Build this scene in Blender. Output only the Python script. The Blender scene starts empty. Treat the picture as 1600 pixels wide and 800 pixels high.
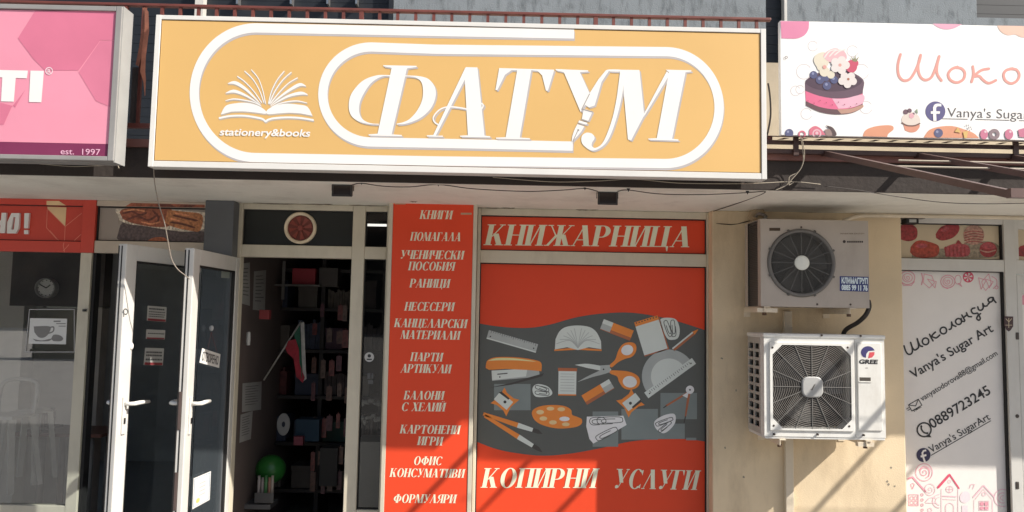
import bpy, math, random
from mathutils import Vector, geometry
random.seed(7)
C = bpy.context.scene.collection
sc = bpy.context.scene
R = math.radians

# ---------------------------------------------------------------- camera
FPX, CX, CY, DIST, EYE = 1200.0, 800.0, 400.0, 4.8, 1.6
_p, _y, _r = R(4.44956), R(0.7055), R(1.05097)
FW = Vector((math.sin(_y)*math.cos(_p), math.cos(_y)*math.cos(_p), math.sin(_p)))
_ri = FW.cross(Vector((0, 0, 1))).normalized()
_up = _ri.cross(FW)
RI = math.cos(_r)*_ri + math.sin(_r)*_up
UP = -math.sin(_r)*_ri + math.cos(_r)*_up
CAM = Vector((0, -DIST, EYE))
cam = bpy.data.cameras.new('camera')
cam.sensor_width = 36.0
cam.lens = 36.0*FPX/1600.0
cam.clip_start, cam.clip_end = 0.05, 800
co = bpy.data.objects.new('camera', cam)
C.objects.link(co)
from mathutils import Matrix
co.matrix_world = Matrix(((RI.x, UP.x, -FW.x, CAM.x), (RI.y, UP.y, -FW.y, CAM.y), (RI.z, UP.z, -FW.z, CAM.z), (0, 0, 0, 1)))
sc.camera = co

# ---------------------------------------------------------------- light
SUN = Vector((1.86, -1.0, 1.66)).normalized()          # towards the sun
elev = math.asin(SUN.z)
azim = math.atan2(SUN.x, SUN.y)                         # clockwise from +y
w = bpy.data.worlds.new('World'); sc.world = w; w.use_nodes = True
nt = w.node_tree
sky = nt.nodes.new('ShaderNodeTexSky'); sky.sky_type = 'NISHITA'; sky.sun_disc = False
sky.sun_elevation = elev; sky.sun_rotation = azim
sky.air_density = 1.0; sky.dust_density = 2.0; sky.ozone_density = 1.0
bg = nt.nodes['Background']; bg.inputs['Strength'].default_value = 0.085
nt.links.new(sky.outputs[0], bg.inputs['Color'])
sl = bpy.data.lights.new('sun', 'SUN'); sl.energy = 4.6; sl.angle = R(0.55); sl.color = (1.0, 0.945, 0.86)
so = bpy.data.objects.new('sun', sl); C.objects.link(so)
so.rotation_euler = SUN.to_track_quat('Z', 'Y').to_euler()
so.location = (6, -4, 8)
sc.view_settings.view_transform = 'Standard'
sc.view_settings.look = 'None'
sc.view_settings.exposure = 0.60
sc.view_settings.gamma = 1.0
sc.view_settings.use_curve_mapping = False
sc.render.engine = 'CYCLES'
sc.cycles.use_denoising = True
sc.cycles.max_bounces = 10
sc.cycles.diffuse_bounces = 5
sc.cycles.transparent_max_bounces = 16
sc.cycles.caustics_reflective = False
sc.cycles.caustics_refractive = False

# ---------------------------------------------------------------- colour
def lin(c): c /= 255.0; return c/12.92 if c <= 0.04045 else ((c+0.055)/1.055)**2.4
def alb(r, g, b, k, mx=0.82):
    return tuple(max(0.003, min(mx, lin(v)*k)) for v in (r, g, b))
def sh(r, g, b, k=2.35): return alb(r, g, b, k)          # base colour of a thing whose shaded look is r, g, b
def li(r, g, b, k=0.72): return alb(r, g, b, k)          # base colour of a thing whose sunlit look is r, g, b

_mats = {}
def M(name, col, rough=0.5, metal=0.0, var=0.10, scale=6.0, bump=0.0, bscale=60.0, dirt=0.0, dirtcol=(0.12, 0.09, 0.06), dscale=2.0, streak=1.0, spec=0.5, alpha=1.0):
    if name in _mats: return _mats[name]
    m = bpy.data.materials.new(name); m.use_nodes = True
    n, l = m.node_tree.nodes, m.node_tree.links
    b = n['Principled BSDF']
    b.inputs['Roughness'].default_value = rough
    b.inputs['Metallic'].default_value = metal
    b.inputs['Specular IOR Level'].default_value = spec
    b.inputs['Alpha'].default_value = alpha
    tc = n.new('ShaderNodeTexCoord')
    nz = n.new('ShaderNodeTexNoise'); nz.inputs['Scale'].default_value = scale; nz.inputs['Detail'].default_value = 6
    l.new(tc.outputs['Object'], nz.inputs['Vector'])
    mr = n.new('ShaderNodeMapRange'); mr.inputs['From Min'].default_value = 0.3; mr.inputs['From Max'].default_value = 0.7
    mr.inputs['To Min'].default_value = 1-var; mr.inputs['To Max'].default_value = 1+var*0.6
    l.new(nz.outputs['Fac'], mr.inputs['Value'])
    mx = n.new('ShaderNodeVectorMath'); mx.operation = 'SCALE'
    mx.inputs[0].default_value = col
    l.new(mr.outputs['Result'], mx.inputs['Scale'])
    out = mx.outputs['Vector']
    if dirt > 0:
        mp = n.new('ShaderNodeMapping'); mp.inputs['Scale'].default_value = (1, 1, streak)
        l.new(tc.outputs['Object'], mp.inputs['Vector'])
        n2 = n.new('ShaderNodeTexNoise'); n2.inputs['Scale'].default_value = dscale; n2.inputs['Detail'].default_value = 9; n2.inputs['Roughness'].default_value = 0.68
        l.new(mp.outputs['Vector'], n2.inputs['Vector'])
        r2 = n.new('ShaderNodeMapRange'); r2.inputs['From Min'].default_value = 0.5; r2.inputs['From Max'].default_value = 0.78
        r2.inputs['To Min'].default_value = 0; r2.inputs['To Max'].default_value = dirt
        l.new(n2.outputs['Fac'], r2.inputs['Value'])
        mc = n.new('ShaderNodeMix'); mc.data_type = 'RGBA'
        l.new(r2.outputs['Result'], mc.inputs['Factor'])
        l.new(out, mc.inputs['A']); mc.inputs['B'].default_value = (*dirtcol, 1)
        out = mc.outputs['Result']
    l.new(out, b.inputs['Base Color'])
    rr = n.new('ShaderNodeMapRange'); rr.inputs['To Min'].default_value = max(0.03, rough-0.08); rr.inputs['To Max'].default_value = min(1, rough+0.08)
    l.new(nz.outputs['Fac'], rr.inputs['Value']); l.new(rr.outputs['Result'], b.inputs['Roughness'])
    if bump > 0:
        nb = n.new('ShaderNodeTexNoise'); nb.inputs['Scale'].default_value = bscale; nb.inputs['Detail'].default_value = 5
        l.new(tc.outputs['Object'], nb.inputs['Vector'])
        bp = n.new('ShaderNodeBump'); bp.inputs['Strength'].default_value = bump; bp.inputs['Distance'].default_value = 0.01
        l.new(nb.outputs['Fac'], bp.inputs['Height']); l.new(bp.outputs['Normal'], b.inputs['Normal'])
    _mats[name] = m
    return m

def glass(name, tint=(0.8, 0.82, 0.82), refl=1.0, rough=0.0):
    if name in _mats: return _mats[name]
    m = bpy.data.materials.new(name); m.use_nodes = True
    n, l = m.node_tree.nodes, m.node_tree.links
    n.remove(n['Principled BSDF'])
    tr = n.new('ShaderNodeBsdfTransparent'); tr.inputs['Color'].default_value = (*tint, 1)
    gl = n.new('ShaderNodeBsdfGlossy'); gl.inputs['Roughness'].default_value = rough
    fr = n.new('ShaderNodeFresnel'); fr.inputs['IOR'].default_value = 1.5
    ml = n.new('ShaderNodeMath'); ml.operation = 'MULTIPLY'; ml.inputs[1].default_value = refl
    l.new(fr.outputs[0], ml.inputs[0]); ml.use_clamp = True
    ge = n.new('ShaderNodeNewGeometry'); iv = n.new('ShaderNodeMath'); iv.operation = 'SUBTRACT'; iv.inputs[0].default_value = 1
    l.new(ge.outputs['Backfacing'], iv.inputs[1])                      # only the outer face of the sheet reflects
    m2 = n.new('ShaderNodeMath'); m2.operation = 'MULTIPLY'
    l.new(ml.outputs[0], m2.inputs[0]); l.new(iv.outputs[0], m2.inputs[1]); ml = m2
    mx = n.new('ShaderNodeMixShader')
    l.new(ml.outputs[0], mx.inputs[0]); l.new(tr.outputs[0], mx.inputs[1]); l.new(gl.outputs[0], mx.inputs[2])
    l.new(mx.outputs[0], n['Material Output'].inputs['Surface'])
    _mats[name] = m
    return m

def emit(name, col, s):
    m = bpy.data.materials.new(name); m.use_nodes = True
    b = m.node_tree.nodes['Principled BSDF']
    b.inputs['Base Color'].default_value = (*col, 1)
    b.inputs['Emission Color'].default_value = (*col, 1); b.inputs['Emission Strength'].default_value = s
    return m

# ---------------------------------------------------------------- geometry helpers
def ray(u, v): return FW + RI*((u-CX)/FPX) - UP*((v-CY)/FPX)
class Plane:
    """vertical plane through o along horizontal direction e; n is the side that faces the viewer"""
    def __init__(s, o, e):
        s.o = Vector(o); s.e = Vector(e).normalized(); s.n = s.e.cross(Vector((0, 0, 1)))
    def hit(s, u, v):
        d = ray(u, v); t = (s.o-CAM).dot(s.n)/d.dot(s.n); q = CAM+d*t
        return ((q-s.o).dot(s.e), q.z)
    def pt(s, a, z, off=0.0): 
        q = s.o+s.e*a+s.n*off; return Vector((q.x, q.y, z))
def FP(p): return Plane((0, -p, 0), (1, 0, 0))           # plane parallel to the facade, p metres in front of the glass line
def P(u, v, p=0.0):
    s, z = FP(p).hit(u, v); return Vector((s, -p, z))

def empty(name, label, cat, loc, group=None, kind=None):
    o = bpy.data.objects.new(name, None); C.objects.link(o)
    o.location = loc; o.empty_display_size = 0.1
    o['label'] = label; o['category'] = cat
    if group: o['group'] = group
    if kind: o['kind'] = kind
    return o
def tag(o, label, cat, group=None, kind=None):
    if label: o['label'] = label
    if cat: o['category'] = cat
    if group: o['group'] = group
    if kind: o['kind'] = kind
    return o
def wloc(o):
    q = Vector((0, 0, 0))
    while o: q = q+Vector(o.location); o = o.parent
    return q
def link(name, verts, faces, mat, parent=None, loc=None, smooth=False, bevel=0.0):
    base = wloc(parent) if parent else Vector((0, 0, 0))
    if loc is None:
        if parent: loc = Vector((0, 0, 0))
        else:
            xs = [v[0] for v in verts]; ys = [v[1] for v in verts]; zs = [v[2] for v in verts]
            loc = Vector(((min(xs)+max(xs))/2, (min(ys)+max(ys))/2, min(zs)))
    else: loc = Vector(loc)
    off = base+loc
    me = bpy.data.meshes.new(name)
    me.from_pydata([tuple(Vector(v)-off) for v in verts], [], faces)
    me.validate(); me.update()
    me.materials.append(mat)
    if smooth:
        for f in me.polygons: f.use_smooth = True
    o = bpy.data.objects.new(name, me); C.objects.link(o)
    o.location = loc
    if parent: o.parent = parent
    if bevel > 0:
        b = o.modifiers.new('bevel', 'BEVEL'); b.width = bevel; b.segments = 2; b.limit_method = 'ANGLE'; b.angle_limit = R(50)
        b.harden_normals = False
    return o

class MB:
    def __init__(s): s.v = []; s.f = []
    def add(s, vs, fs):
        n = len(s.v); s.v += [Vector(q) for q in vs]; s.f += [tuple(i+n for i in f) for f in fs]; return s
    def hexa(s, q):                                   # 8 corners: bottom 4, top 4
        return s.add(q, [(3, 2, 1, 0), (4, 5, 6, 7), (0, 1, 5, 4), (1, 2, 6, 5), (2, 3, 7, 6), (3, 0, 4, 7)])
    def box(s, x0, x1, y0, y1, z0, z1):
        return s.hexa([(x0, y0, z0), (x1, y0, z0), (x1, y1, z0), (x0, y1, z0), (x0, y0, z1), (x1, y0, z1), (x1, y1, z1), (x0, y1, z1)])
    def fb(s, x0, x1, z0, z1, p0, p1):                # box on the facade, from depth p0 out to p1
        return s.box(min(x0, x1), max(x0, x1), -max(p0, p1), -min(p0, p1), min(z0, z1), max(z0, z1))
    def px(s, u0, v0, u1, v1, p0, p1):                # the same, front face given by two photo corners
        a = P(u0, v0, p1); b = P(u1, v1, p1)
        return s.fb(a.x, b.x, b.z, a.z, p0, p1)
    def frame(s, x0, x1, z0, z1, wv, wt, wb, p0, p1):
        s.fb(x0, x0+wv, z0, z1, p0, p1); s.fb(x1-wv, x1, z0, z1, p0, p1)
        s.fb(x0+wv, x1-wv, z1-wt, z1, p0, p1-0.0015); s.fb(x0+wv, x1-wv, z0, z0+wb, p0, p1-0.0015)
        return s
    def lb(s, pl, a0, a1, z0, z1, n0, n1):            # box in a plane's own axes
        q = [pl.pt(a, z, n) for z in (z0, z1) for a, n in ((a0, n1), (a1, n1), (a1, n0), (a0, n0))]
        return s.hexa(q)
    def bar(s, a, b, wd, ht=None, up=(0, 0, 1)):
        a, b = Vector(a), Vector(b); d = (b-a).normalized(); ht = ht or wd
        x = d.cross(Vector(up))
        if x.length < 1e-4: x = d.cross(Vector((0, 1, 0)))
        x.normalize(); z = x.cross(d)
        q = [e+x*sx*wd/2+z*sz*ht/2 for e in (a, b) for sx, sz in ((-1, -1), (1, -1), (1, 1), (-1, 1))]
        return s.hexa(q)
    def tube(s, path, r, n=8, closed=False):
        path = [Vector(q) for q in path]; k = len(path); rs = r if isinstance(r, (list, tuple)) else [r]*k
        vs = []; prev = None
        for i, q in enumerate(path):
            if closed: d = path[(i+1) % k]-path[i-1]
            else: d = path[min(i+1, k-1)]-path[max(i-1, 0)]
            d.normalize()
            x = d.cross(Vector((0, 0, 1))) if prev is None else prev-d*prev.dot(d)
            if x.length < 1e-4: x = d.cross(Vector((0, 1, 0)))
            x.normalize(); prev = x; y = d.cross(x)
            vs += [q+(x*math.cos(t)+y*math.sin(t))*rs[i] for t in (2*math.pi*j/n for j in range(n))]
        fs = []
        for i in range(k if closed else k-1):
            for j in range(n):
                a, b = i*n+j, i*n+(j+1) % n; i2 = (i+1) % k
                fs.append((a, b, i2*n+(j+1) % n, i2*n+j))
        if not closed: fs += [tuple(range(n-1, -1, -1)), tuple(range((k-1)*n, k*n))]
        return s.add(vs, fs)
    def lathe(s, cx, cz, prof, n=40):                 # about an axis that points out of the facade; prof = (radius, depth p)
        vs = [(cx+r*math.cos(2*math.pi*j/n), -p, cz+r*math.sin(2*math.pi*j/n)) for r, p in prof for j in range(n)]
        fs = []
        for i in range(len(prof)-1):
            for j in range(n):
                fs.append((i*n+j, (i+1)*n+j, (i+1)*n+(j+1) % n, i*n+(j+1) % n))
        return s.add(vs, fs)
    def zlathe(s, c, prof, n=24):                     # about a vertical axis; prof = (radius, z)
        vs = [(c[0]+r*math.cos(2*math.pi*j/n), c[1]+r*math.sin(2*math.pi*j/n), z) for r, z in prof for j in range(n)]
        fs = []
        for i in range(len(prof)-1):
            for j in range(n):
                fs.append((i*n+j, i*n+(j+1) % n, (i+1)*n+(j+1) % n, (i+1)*n+j))
        fs += [tuple(range(n-1, -1, -1)), tuple(range((len(prof)-1)*n, len(prof)*n))]
        return s.add(vs, fs)
    def ball(s, c, rx, ry=None, rz=None, n=20, k=12):
        ry = ry or rx; rz = rz or rx
        vs = [(c[0], c[1], c[2]-rz)]; fs = []
        for i in range(1, k):
            t = math.pi*i/k
            vs += [(c[0]+rx*math.sin(t)*math.cos(2*math.pi*j/n), c[1]+ry*math.sin(t)*math.sin(2*math.pi*j/n), c[2]-rz*math.cos(t)) for j in range(n)]
        vs.append((c[0], c[1], c[2]+rz))
        fs += [(0, 1+(j+1) % n, 1+j) for j in range(n)]
        for i in range(k-2):
            for j in range(n): fs.append((1+i*n+j, 1+i*n+(j+1) % n, 1+(i+1)*n+(j+1) % n, 1+(i+1)*n+j))
        L = len(vs)-1; b = 1+(k-2)*n
        fs += [(b+j, b+(j+1) % n, L) for j in range(n)]
        return s.add(vs, fs)
    def build(s, name, mat, parent=None, loc=None, smooth=False, bevel=0.0):
        return link(name, s.v, s.f, mat, parent, loc, smooth, bevel)

# ---- flat prints: polygons given in photo pixels (or in the plane's own metres), merged into one sheet
def area2(q): return sum(q[i-1][0]*q[i][1]-q[i][0]*q[i-1][1] for i in range(len(q)))
def merge2d(polys):
    vs = []; fs = []
    for q in polys:
        q = [tuple(a) for a in q]
        if len(q) < 3 or abs(area2(q)) < 1e-11: continue
        if area2(q) < 0: q = q[::-1]
        n = len(vs); vs += [Vector(a) for a in q]; fs.append(list(range(n, n+len(q))))
    if not vs: return [], []
    src = [(min(vs[i].x for i in f), max(vs[i].x for i in f), min(vs[i].y for i in f), max(vs[i].y for i in f), [vs[i] for i in f]) for f in fs]
    r = geometry.delaunay_2d_cdt(vs, [], fs, 0, 1e-6, False)
    pts, keep = r[0], []
    for f in r[2]:
        x = sum(pts[i].x for i in f)/3; y = sum(pts[i].y for i in f)/3
        for a, b, c, d, q in src:
            if a <= x <= b and c <= y <= d:
                ins = False; j = q[-1]
                for k in q:
                    if (k.y > y) != (j.y > y) and x < (j.x-k.x)*(y-k.y)/(j.y-k.y)+k.x: ins = not ins
                    j = k
                if ins: keep.append(f); break
    return pts, keep
class Raw(list): pass                                   # a letter's triangle: already clean, never merged
def flat(name, pl, polys, off, mat, parent, px=True, thick=0.0, loc=None):
    if px: polys = [type(q)([pl.hit(u, v) for u, v in q]) if isinstance(q, Raw) else [pl.hit(u, v) for u, v in q] for q in polys]
    vs, fs = merge2d([q for q in polys if not isinstance(q, Raw)])
    vs = list(vs); fs = [tuple(f) for f in fs]
    for q in polys:
        if isinstance(q, Raw): n = len(vs); vs += q; fs.append(tuple(range(n, n+len(q))))
    V = [pl.pt(a[0], a[1], off) for a in vs]
    F = [tuple(f) for f in fs]
    if thick > 0:
        n = len(V); V += [pl.pt(a[0], a[1], off-thick) for a in vs]
        edges = {}
        for f in F:
            for i in range(len(f)): edges[(f[i-1], f[i])] = 1
        side = [(a, a+n, b+n, b) for a, b in edges if (b, a) not in edges]
        F = F+side
    o = link(name, V, F, mat, parent, loc)
    return o
def ell(cx, cy, rx, ry=None, n=28, rot=0, a0=0, a1=360):
    ry = rx if ry is None else ry; c, s = math.cos(R(rot)), math.sin(R(rot)); out = []
    m = n if a1-a0 >= 360 else n+1
    for i in range(m):
        t = R(a0+(a1-a0)*i/n); x, y = rx*math.cos(t), ry*math.sin(t)
        out.append((cx+x*c-y*s, cy+x*s+y*c))
    return out
def rect(x0, y0, x1, y1): return [(x0, y0), (x1, y0), (x1, y1), (x0, y1)]
def rrect(cx, cy, w_, h_, r, rot=0):
    out = []; c, s = math.cos(R(rot)), math.sin(R(rot))
    for sx, sy, a in ((1, 1, 0), (-1, 1, 90), (-1, -1, 180), (1, -1, 270)):
        for k in range(5):
            t = R(a+90*k/4); x = sx*(w_/2-r)+r*math.cos(t); y = sy*(h_/2-r)+r*math.sin(t)
            out.append((cx+x*c-y*s, cy+x*s+y*c))
    return out
def stroke(pts, wd, closed=False, caps=True):
    """a poly-line of a given width (number or one per point) as a list of polygons"""
    n = len(pts); ws = wd if isinstance(wd, (list, tuple)) else [wd]*n; out = []
    for i in range(n if closed else n-1):
        a, b = pts[i], pts[(i+1) % n]; wa, wb = ws[i]/2, ws[(i+1) % n]/2
        dx, dy = b[0]-a[0], b[1]-a[1]; L = math.hypot(dx, dy)
        if L < 1e-9: continue
        nx, ny = -dy/L, dx/L
        out.append([(a[0]+nx*wa, a[1]+ny*wa), (b[0]+nx*wb, b[1]+ny*wb), (b[0]-nx*wb, b[1]-ny*wb), (a[0]-nx*wa, a[1]-ny*wa)])
    for i in range(n):
        if closed or caps or 0 < i < n-1: out.append(ell(pts[i][0], pts[i][1], ws[i]/2, n=8))
    return out
def spline(pts, k=6, closed=False):
    n = len(pts); out = []
    for i in range(n if closed else n-1):
        g = lambda j: pts[j % n] if closed else pts[max(0, min(n-1, j))]
        a, b, c, d = g(i-1), g(i), g(i+1), g(i+2)
        for t in (j/k for j in range(k)):
            out.append(tuple(0.5*(2*b[m]+(c[m]-a[m])*t+(2*a[m]-5*b[m]+4*c[m]-d[m])*t*t+(3*b[m]-a[m]-3*c[m]+d[m])*t**3) for m in range(len(b))))
    if not closed: out.append(tuple(pts[-1]))
    return out
def ringp(cx, cy, ro, ri, n=32, a0=0, a1=360, sy=1.0):
    out = []
    for i in range(n):
        t0, t1 = R(a0+(a1-a0)*i/n), R(a0+(a1-a0)*(i+1)/n)
        out.append([(cx+ro*math.cos(t0), cy+sy*ro*math.sin(t0)), (cx+ro*math.cos(t1), cy+sy*ro*math.sin(t1)), (cx+ri*math.cos(t1), cy+sy*ri*math.sin(t1)), (cx+ri*math.cos(t0), cy+sy*ri*math.sin(t0))])
    return out

# ---- lettering in the plain built-in face
_tc = {}
def sans(txt, bold=0.0):
    key = (txt, bold)
    if key not in _tc:
        c = bpy.data.curves.new('t', 'FONT'); c.body = txt; c.resolution_u = 4; c.offset = bold
        o = bpy.data.objects.new('t', c); C.objects.link(o)
        bpy.context.view_layer.update()
        e = o.evaluated_get(bpy.context.evaluated_depsgraph_get()); me = e.to_mesh()
        ps = [[(me.vertices[i].co.x, me.vertices[i].co.y) for i in f.vertices] for f in me.polygons]
        e.to_mesh_clear(); bpy.data.objects.remove(o); bpy.data.curves.remove(c)
        xs = [q[0] for f in ps for q in f]; x0 = min(xs)
        _tc[key] = ([[(x-x0, y) for x, y in f] for f in ps], max(xs)-x0)
    return _tc[key]
CAPH = 0.728
def fit(polys, width, a, b, cap, capunit, shear=0.0):
    """lay unit lettering on the pixel baseline a-b; cap is the capital height in pixels"""
    dx, dy = b[0]-a[0], b[1]-a[1]; L = math.hypot(dx, dy); ex, ey = dx/L, dy/L; ux, uy = ey, -ex
    sx, sy = L/width, cap/capunit
    out = []
    for f in polys:
        q = []
        for x, y in f:
            t = x*sx+y*sy*shear; h = y*sy
            q.append((a[0]+ex*t+ux*h, a[1]+ey*t+uy*h))
        out.append(q)
    return out
def text(txt, a, b, cap, bold=0.0, shear=0.0):
    ps, wd = sans(txt, bold); return [Raw(q) for q in fit(ps, wd, a, b, cap, CAPH, shear)]

# ---- high-contrast slanted serif capitals, drawn stroke by stroke
T, H = 0.21, 0.04
def G_rect(x0, y0, x1, y1): return [(x0, y0), (x1, y0), (x1, y1), (x0, y1)]
def G_stem(x, wd=T, lo=True, hi=True, s=0.07):
    o = [G_rect(x, 0, x+wd, 1)]
    if lo: o.append(G_rect(x-s, 0, x+wd+s, H))
    if hi: o.append(G_rect(x-s, 1-H, x+wd+s, 1))
    return o
def G_diag(x0, y0, x1, y1, wd): return [[(x0, y0), (x0+wd, y0), (x1+wd, y1), (x1, y1)]]
def G_foot(x, wd, y=0, s=0.07): return [G_rect(x-s, y, x+wd+s, y+H)]
def G_bowl(cx, cy, rx, ry, a0, a1, wd=T, n=18):
    o = []
    for i in range(n):
        t0, t1 = R(a0+(a1-a0)*i/n), R(a0+(a1-a0)*(i+1)/n)
        f = lambda t: ((cx+rx*math.cos(t), cy+ry*math.sin(t)), (cx+(rx-wd)*math.cos(t), cy+(ry-H)*math.sin(t)))
        (p, q), (r_, s_) = f(t0), f(t1); o.append([p, r_, s_, q])
    return o
def wedge(x, y, dx, dy): return [[(x, y), (x-dx, y), (x, y+dy)]]
def glyphs():
    g = {}
    g['П'] = (G_stem(0)+G_stem(0.5)+[G_rect(T, 1-H, 0.5, 1)], 0.71)
    g['Н'] = (G_stem(0)+G_stem(0.5)+[G_rect(T, 0.48, 0.5, 0.48+H)], 0.71)
    g['И'] = (G_stem(0)+G_stem(0.5)+G_diag(T-0.02, 0.03, 0.5-0.03, 0.97, 0.055), 0.71)
    g['Й'] = (g['И'][0]+G_bowl(0.36, 1.2, 0.17, 0.11, 180, 360, 0.05), 0.71)
    g['Ц'] = (G_stem(0)+G_stem(0.5)+[G_rect(T, 0, 0.5, H)]+[[(0.68, H), (0.8, H), (0.8, -0.2), (0.76, -0.2)]], 0.8)
    g['К'] = (G_stem(0)+G_diag(T-0.02, 0.42, 0.56, 0.98, 0.06)+G_diag(0.47, 0, 0.24, 0.56, T+0.02)+G_foot(0.47, T)+G_foot(0.52, 0.1, 1-H), 0.74)
    g['А'] = (G_diag(0.02, 0, 0.36, 1, 0.05)+G_diag(0.5, 0, 0.26, 1, T+0.02)+G_foot(0.02, 0.05)+G_foot(0.5, T)+[G_rect(0.12, 0.28, 0.52, 0.28+H)], 0.76)
    g['Л'] = (G_diag(0.02, 0, 0.36, 1, 0.05)+G_diag(0.5, 0, 0.26, 1, T+0.02)+G_foot(0.02, 0.05)+G_foot(0.5, T), 0.76)
    g['М'] = (G_diag(0, 0, 0.05, 1, 0.05)+G_diag(0.36, 0, 0.05, 1, T)+G_diag(0.42, 0, 0.74, 1, 0.05)+G_stem(0.68)+G_foot(0, 0.05), 0.89)
    g['Е'] = (G_stem(0)+[G_rect(T, 1-H, 0.56, 1), G_rect(T, 0, 0.58, H), G_rect(T, 0.48, 0.44, 0.48+H)]+[[(0.56, 1), (0.45, 1-H), (0.56, 0.74)], [(0.58, 0), (0.45, H), (0.6, 0.28)], [(0.44, 0.38), (0.38, 0.5), (0.44, 0.62)]], 0.62)
    g['Г'] = (G_stem(0)+[G_rect(T, 1-H, 0.54, 1), [(0.54, 1), (0.42, 1-H), (0.54, 0.7)]], 0.56)
    g['Т'] = (G_stem(0.24)+[G_rect(0, 1-H, 0.69, 1), [(0, 1), (0.13, 1-H), (0, 0.7)], [(0.69, 1), (0.56, 1-H), (0.69, 0.7)]], 0.7)
    g['Б'] = (G_stem(0)+[G_rect(T, 1-H, 0.54, 1), [(0.54, 1), (0.42, 1-H), (0.54, 0.74)], G_rect(T-.02, 0, 0.3, H), G_rect(T-.02, 0.52, 0.3, 0.52+H)]+G_bowl(0.3, 0.28, 0.34, 0.28, -90, 90), 0.66)
    g['В'] = (G_stem(0)+[G_rect(T-.02, 0, 0.3, H), G_rect(T-.02, 0.48, 0.3, 0.48+H), G_rect(T-.02, 1-H, 0.3, 1)]+G_bowl(0.3, 0.26, 0.36, 0.26, -90, 90)+G_bowl(0.3, 0.74, 0.32, 0.26, -90, 90), 0.68)
    g['Р'] = (G_stem(0)+[G_rect(T-.02, 0.42, 0.3, 0.42+H), G_rect(T-.02, 1-H, 0.3, 1)]+G_bowl(0.3, 0.71, 0.35, 0.29, -90, 90), 0.66)
    g['Я'] = (G_stem(0.46)+[G_rect(0.38, 0.42, 0.48, 0.42+H), G_rect(0.38, 1-H, 0.48, 1)]+G_bowl(0.38, 0.71, 0.35, 0.29, 90, 270)+G_diag(0.0, 0, 0.3, 0.46, 0.1)+G_foot(0.02, 0.04), 0.68)
    g['О'] = (G_bowl(0.4, 0.5, 0.4, 0.52, 0, 360, T, 32), 0.8)
    g['С'] = (G_bowl(0.4, 0.5, 0.4, 0.52, 48, 312, T, 26)+[[(0.7, 0.98), (0.56, 0.9), (0.7, 0.68)], [(0.7, 0.02), (0.56, 0.1), (0.7, 0.26)]], 0.72)
    g['Ф'] = (G_stem(0.36)+G_bowl(0.465, 0.5, 0.465, 0.36, 0, 360, T, 32), 0.93)
    g['У'] = (G_diag(0.3, 0.3, 0.04, 1, T)+G_diag(0.24, 0.06, 0.62, 1, 0.05)+G_foot(0.04, T, 1-H)+G_foot(0.6, 0.05, 1-H)+[ell(0.17, 0.09, 0.09, n=12)]+[[(0.17, 0), (0.17, H), (0.3, 0.1), (0.27, 0.03)]], 0.7)
    g['Х'] = (G_diag(0.46, 0, 0.04, 1, T+.02)+G_diag(0.02, 0, 0.58, 1, 0.05)+G_foot(0.46, T)+G_foot(0.04, T, 1-H)+G_foot(0.02, 0.05)+G_foot(0.58, 0.05, 1-H), 0.72)
    g['Ч'] = (G_stem(0.48)+G_stem(0, T, False, True)[1:]+[G_rect(0, 0.68, T, 1), [(T*.9, 0.4), (0.5, 0.42), (0.5, 0.46), (T*.9, 0.44)]]+G_bowl(0.22, 0.68, 0.22, 0.28, 180, 270, 0.2), 0.7)
    g['Ж'] = (G_stem(0.46)+G_diag(0.06, 0, 0.4, 0.54, 0.13)+G_diag(0.4, 0.46, 0.1, 1, 0.06)+G_diag(0.82, 0, 0.6, 0.54, T)+G_diag(0.62, 0.46, 0.98, 1, 0.05)+G_foot(0.06, 0.08)+G_foot(0.82, T)+G_foot(0.08, 0.1, 1-H)+G_foot(0.94, 0.1, 1-H), 1.06)
    return g
GL = glyphs()
def serif(txt, a, b, cap, shear=0.22, gap=0.13):
    x = 0; ps = []
    for ch in txt:
        if ch == ' ': x += 0.42; continue
        pl, adv = GL[ch]
        ps += [[(px+x, py) for px, py in q] for q in pl]; x += adv+gap
    return fit(ps, x-gap, a, b, cap, 1.0, shear)

# ================================================================ materials
PVC = M('aged white frame', (0.60, 0.545, 0.43), 0.42, dirt=0.35, dirtcol=(0.22, 0.18, 0.13), dscale=5, streak=0.35, var=0.06)
PVCW = M('white door frame', (0.60, 0.585, 0.55), 0.35, dirt=0.2, dirtcol=(0.25, 0.22, 0.18), dscale=6, streak=0.3, var=0.05)
SEAL = M('black rubber', (0.012, 0.011, 0.011), 0.7)
WALL = M('cream render', (0.75, 0.605, 0.41), 0.92, dirt=0.7, dirtcol=(0.36, 0.26, 0.16), dscale=3.2, streak=0.3, bump=0.16, bscale=170, var=0.10, scale=3)
SOFF = M('soffit paint', (0.82, 0.79, 0.71), 0.9, dirt=0.4, dirtcol=(0.20, 0.15, 0.10), dscale=2.2, bump=0.2, bscale=50, var=0.08, scale=2)
FASC = M('weathered slab edge', (0.038, 0.029, 0.025), 0.9, dirt=0.5, dirtcol=(0.03, 0.025, 0.022), dscale=3, streak=0.3, bump=0.4, bscale=40)
UPW = M('blue grey render', (0.205, 0.23, 0.25), 0.95, dirt=0.85, dirtcol=(0.045, 0.052, 0.06), dscale=22, streak=0.3, bump=0.3, bscale=120)
NAVY = M('dark blue shutter', (0.011, 0.0135, 0.018), 0.5, var=0.2)
PILL = M('dark grey cladding', (0.105, 0.11, 0.118), 0.55, dirt=0.25, dirtcol=(0.12, 0.11, 0.1), dscale=3)
RAIL = M('red brown railing paint', (0.15, 0.042, 0.032), 0.5, dirt=0.6, dirtcol=(0.05, 0.02, 0.015), dscale=7, var=0.2)
DRAIL = M('dark brown steel', (0.052, 0.022, 0.017), 0.5, dirt=0.4, dirtcol=(0.10, 0.05, 0.035), dscale=8)
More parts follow.
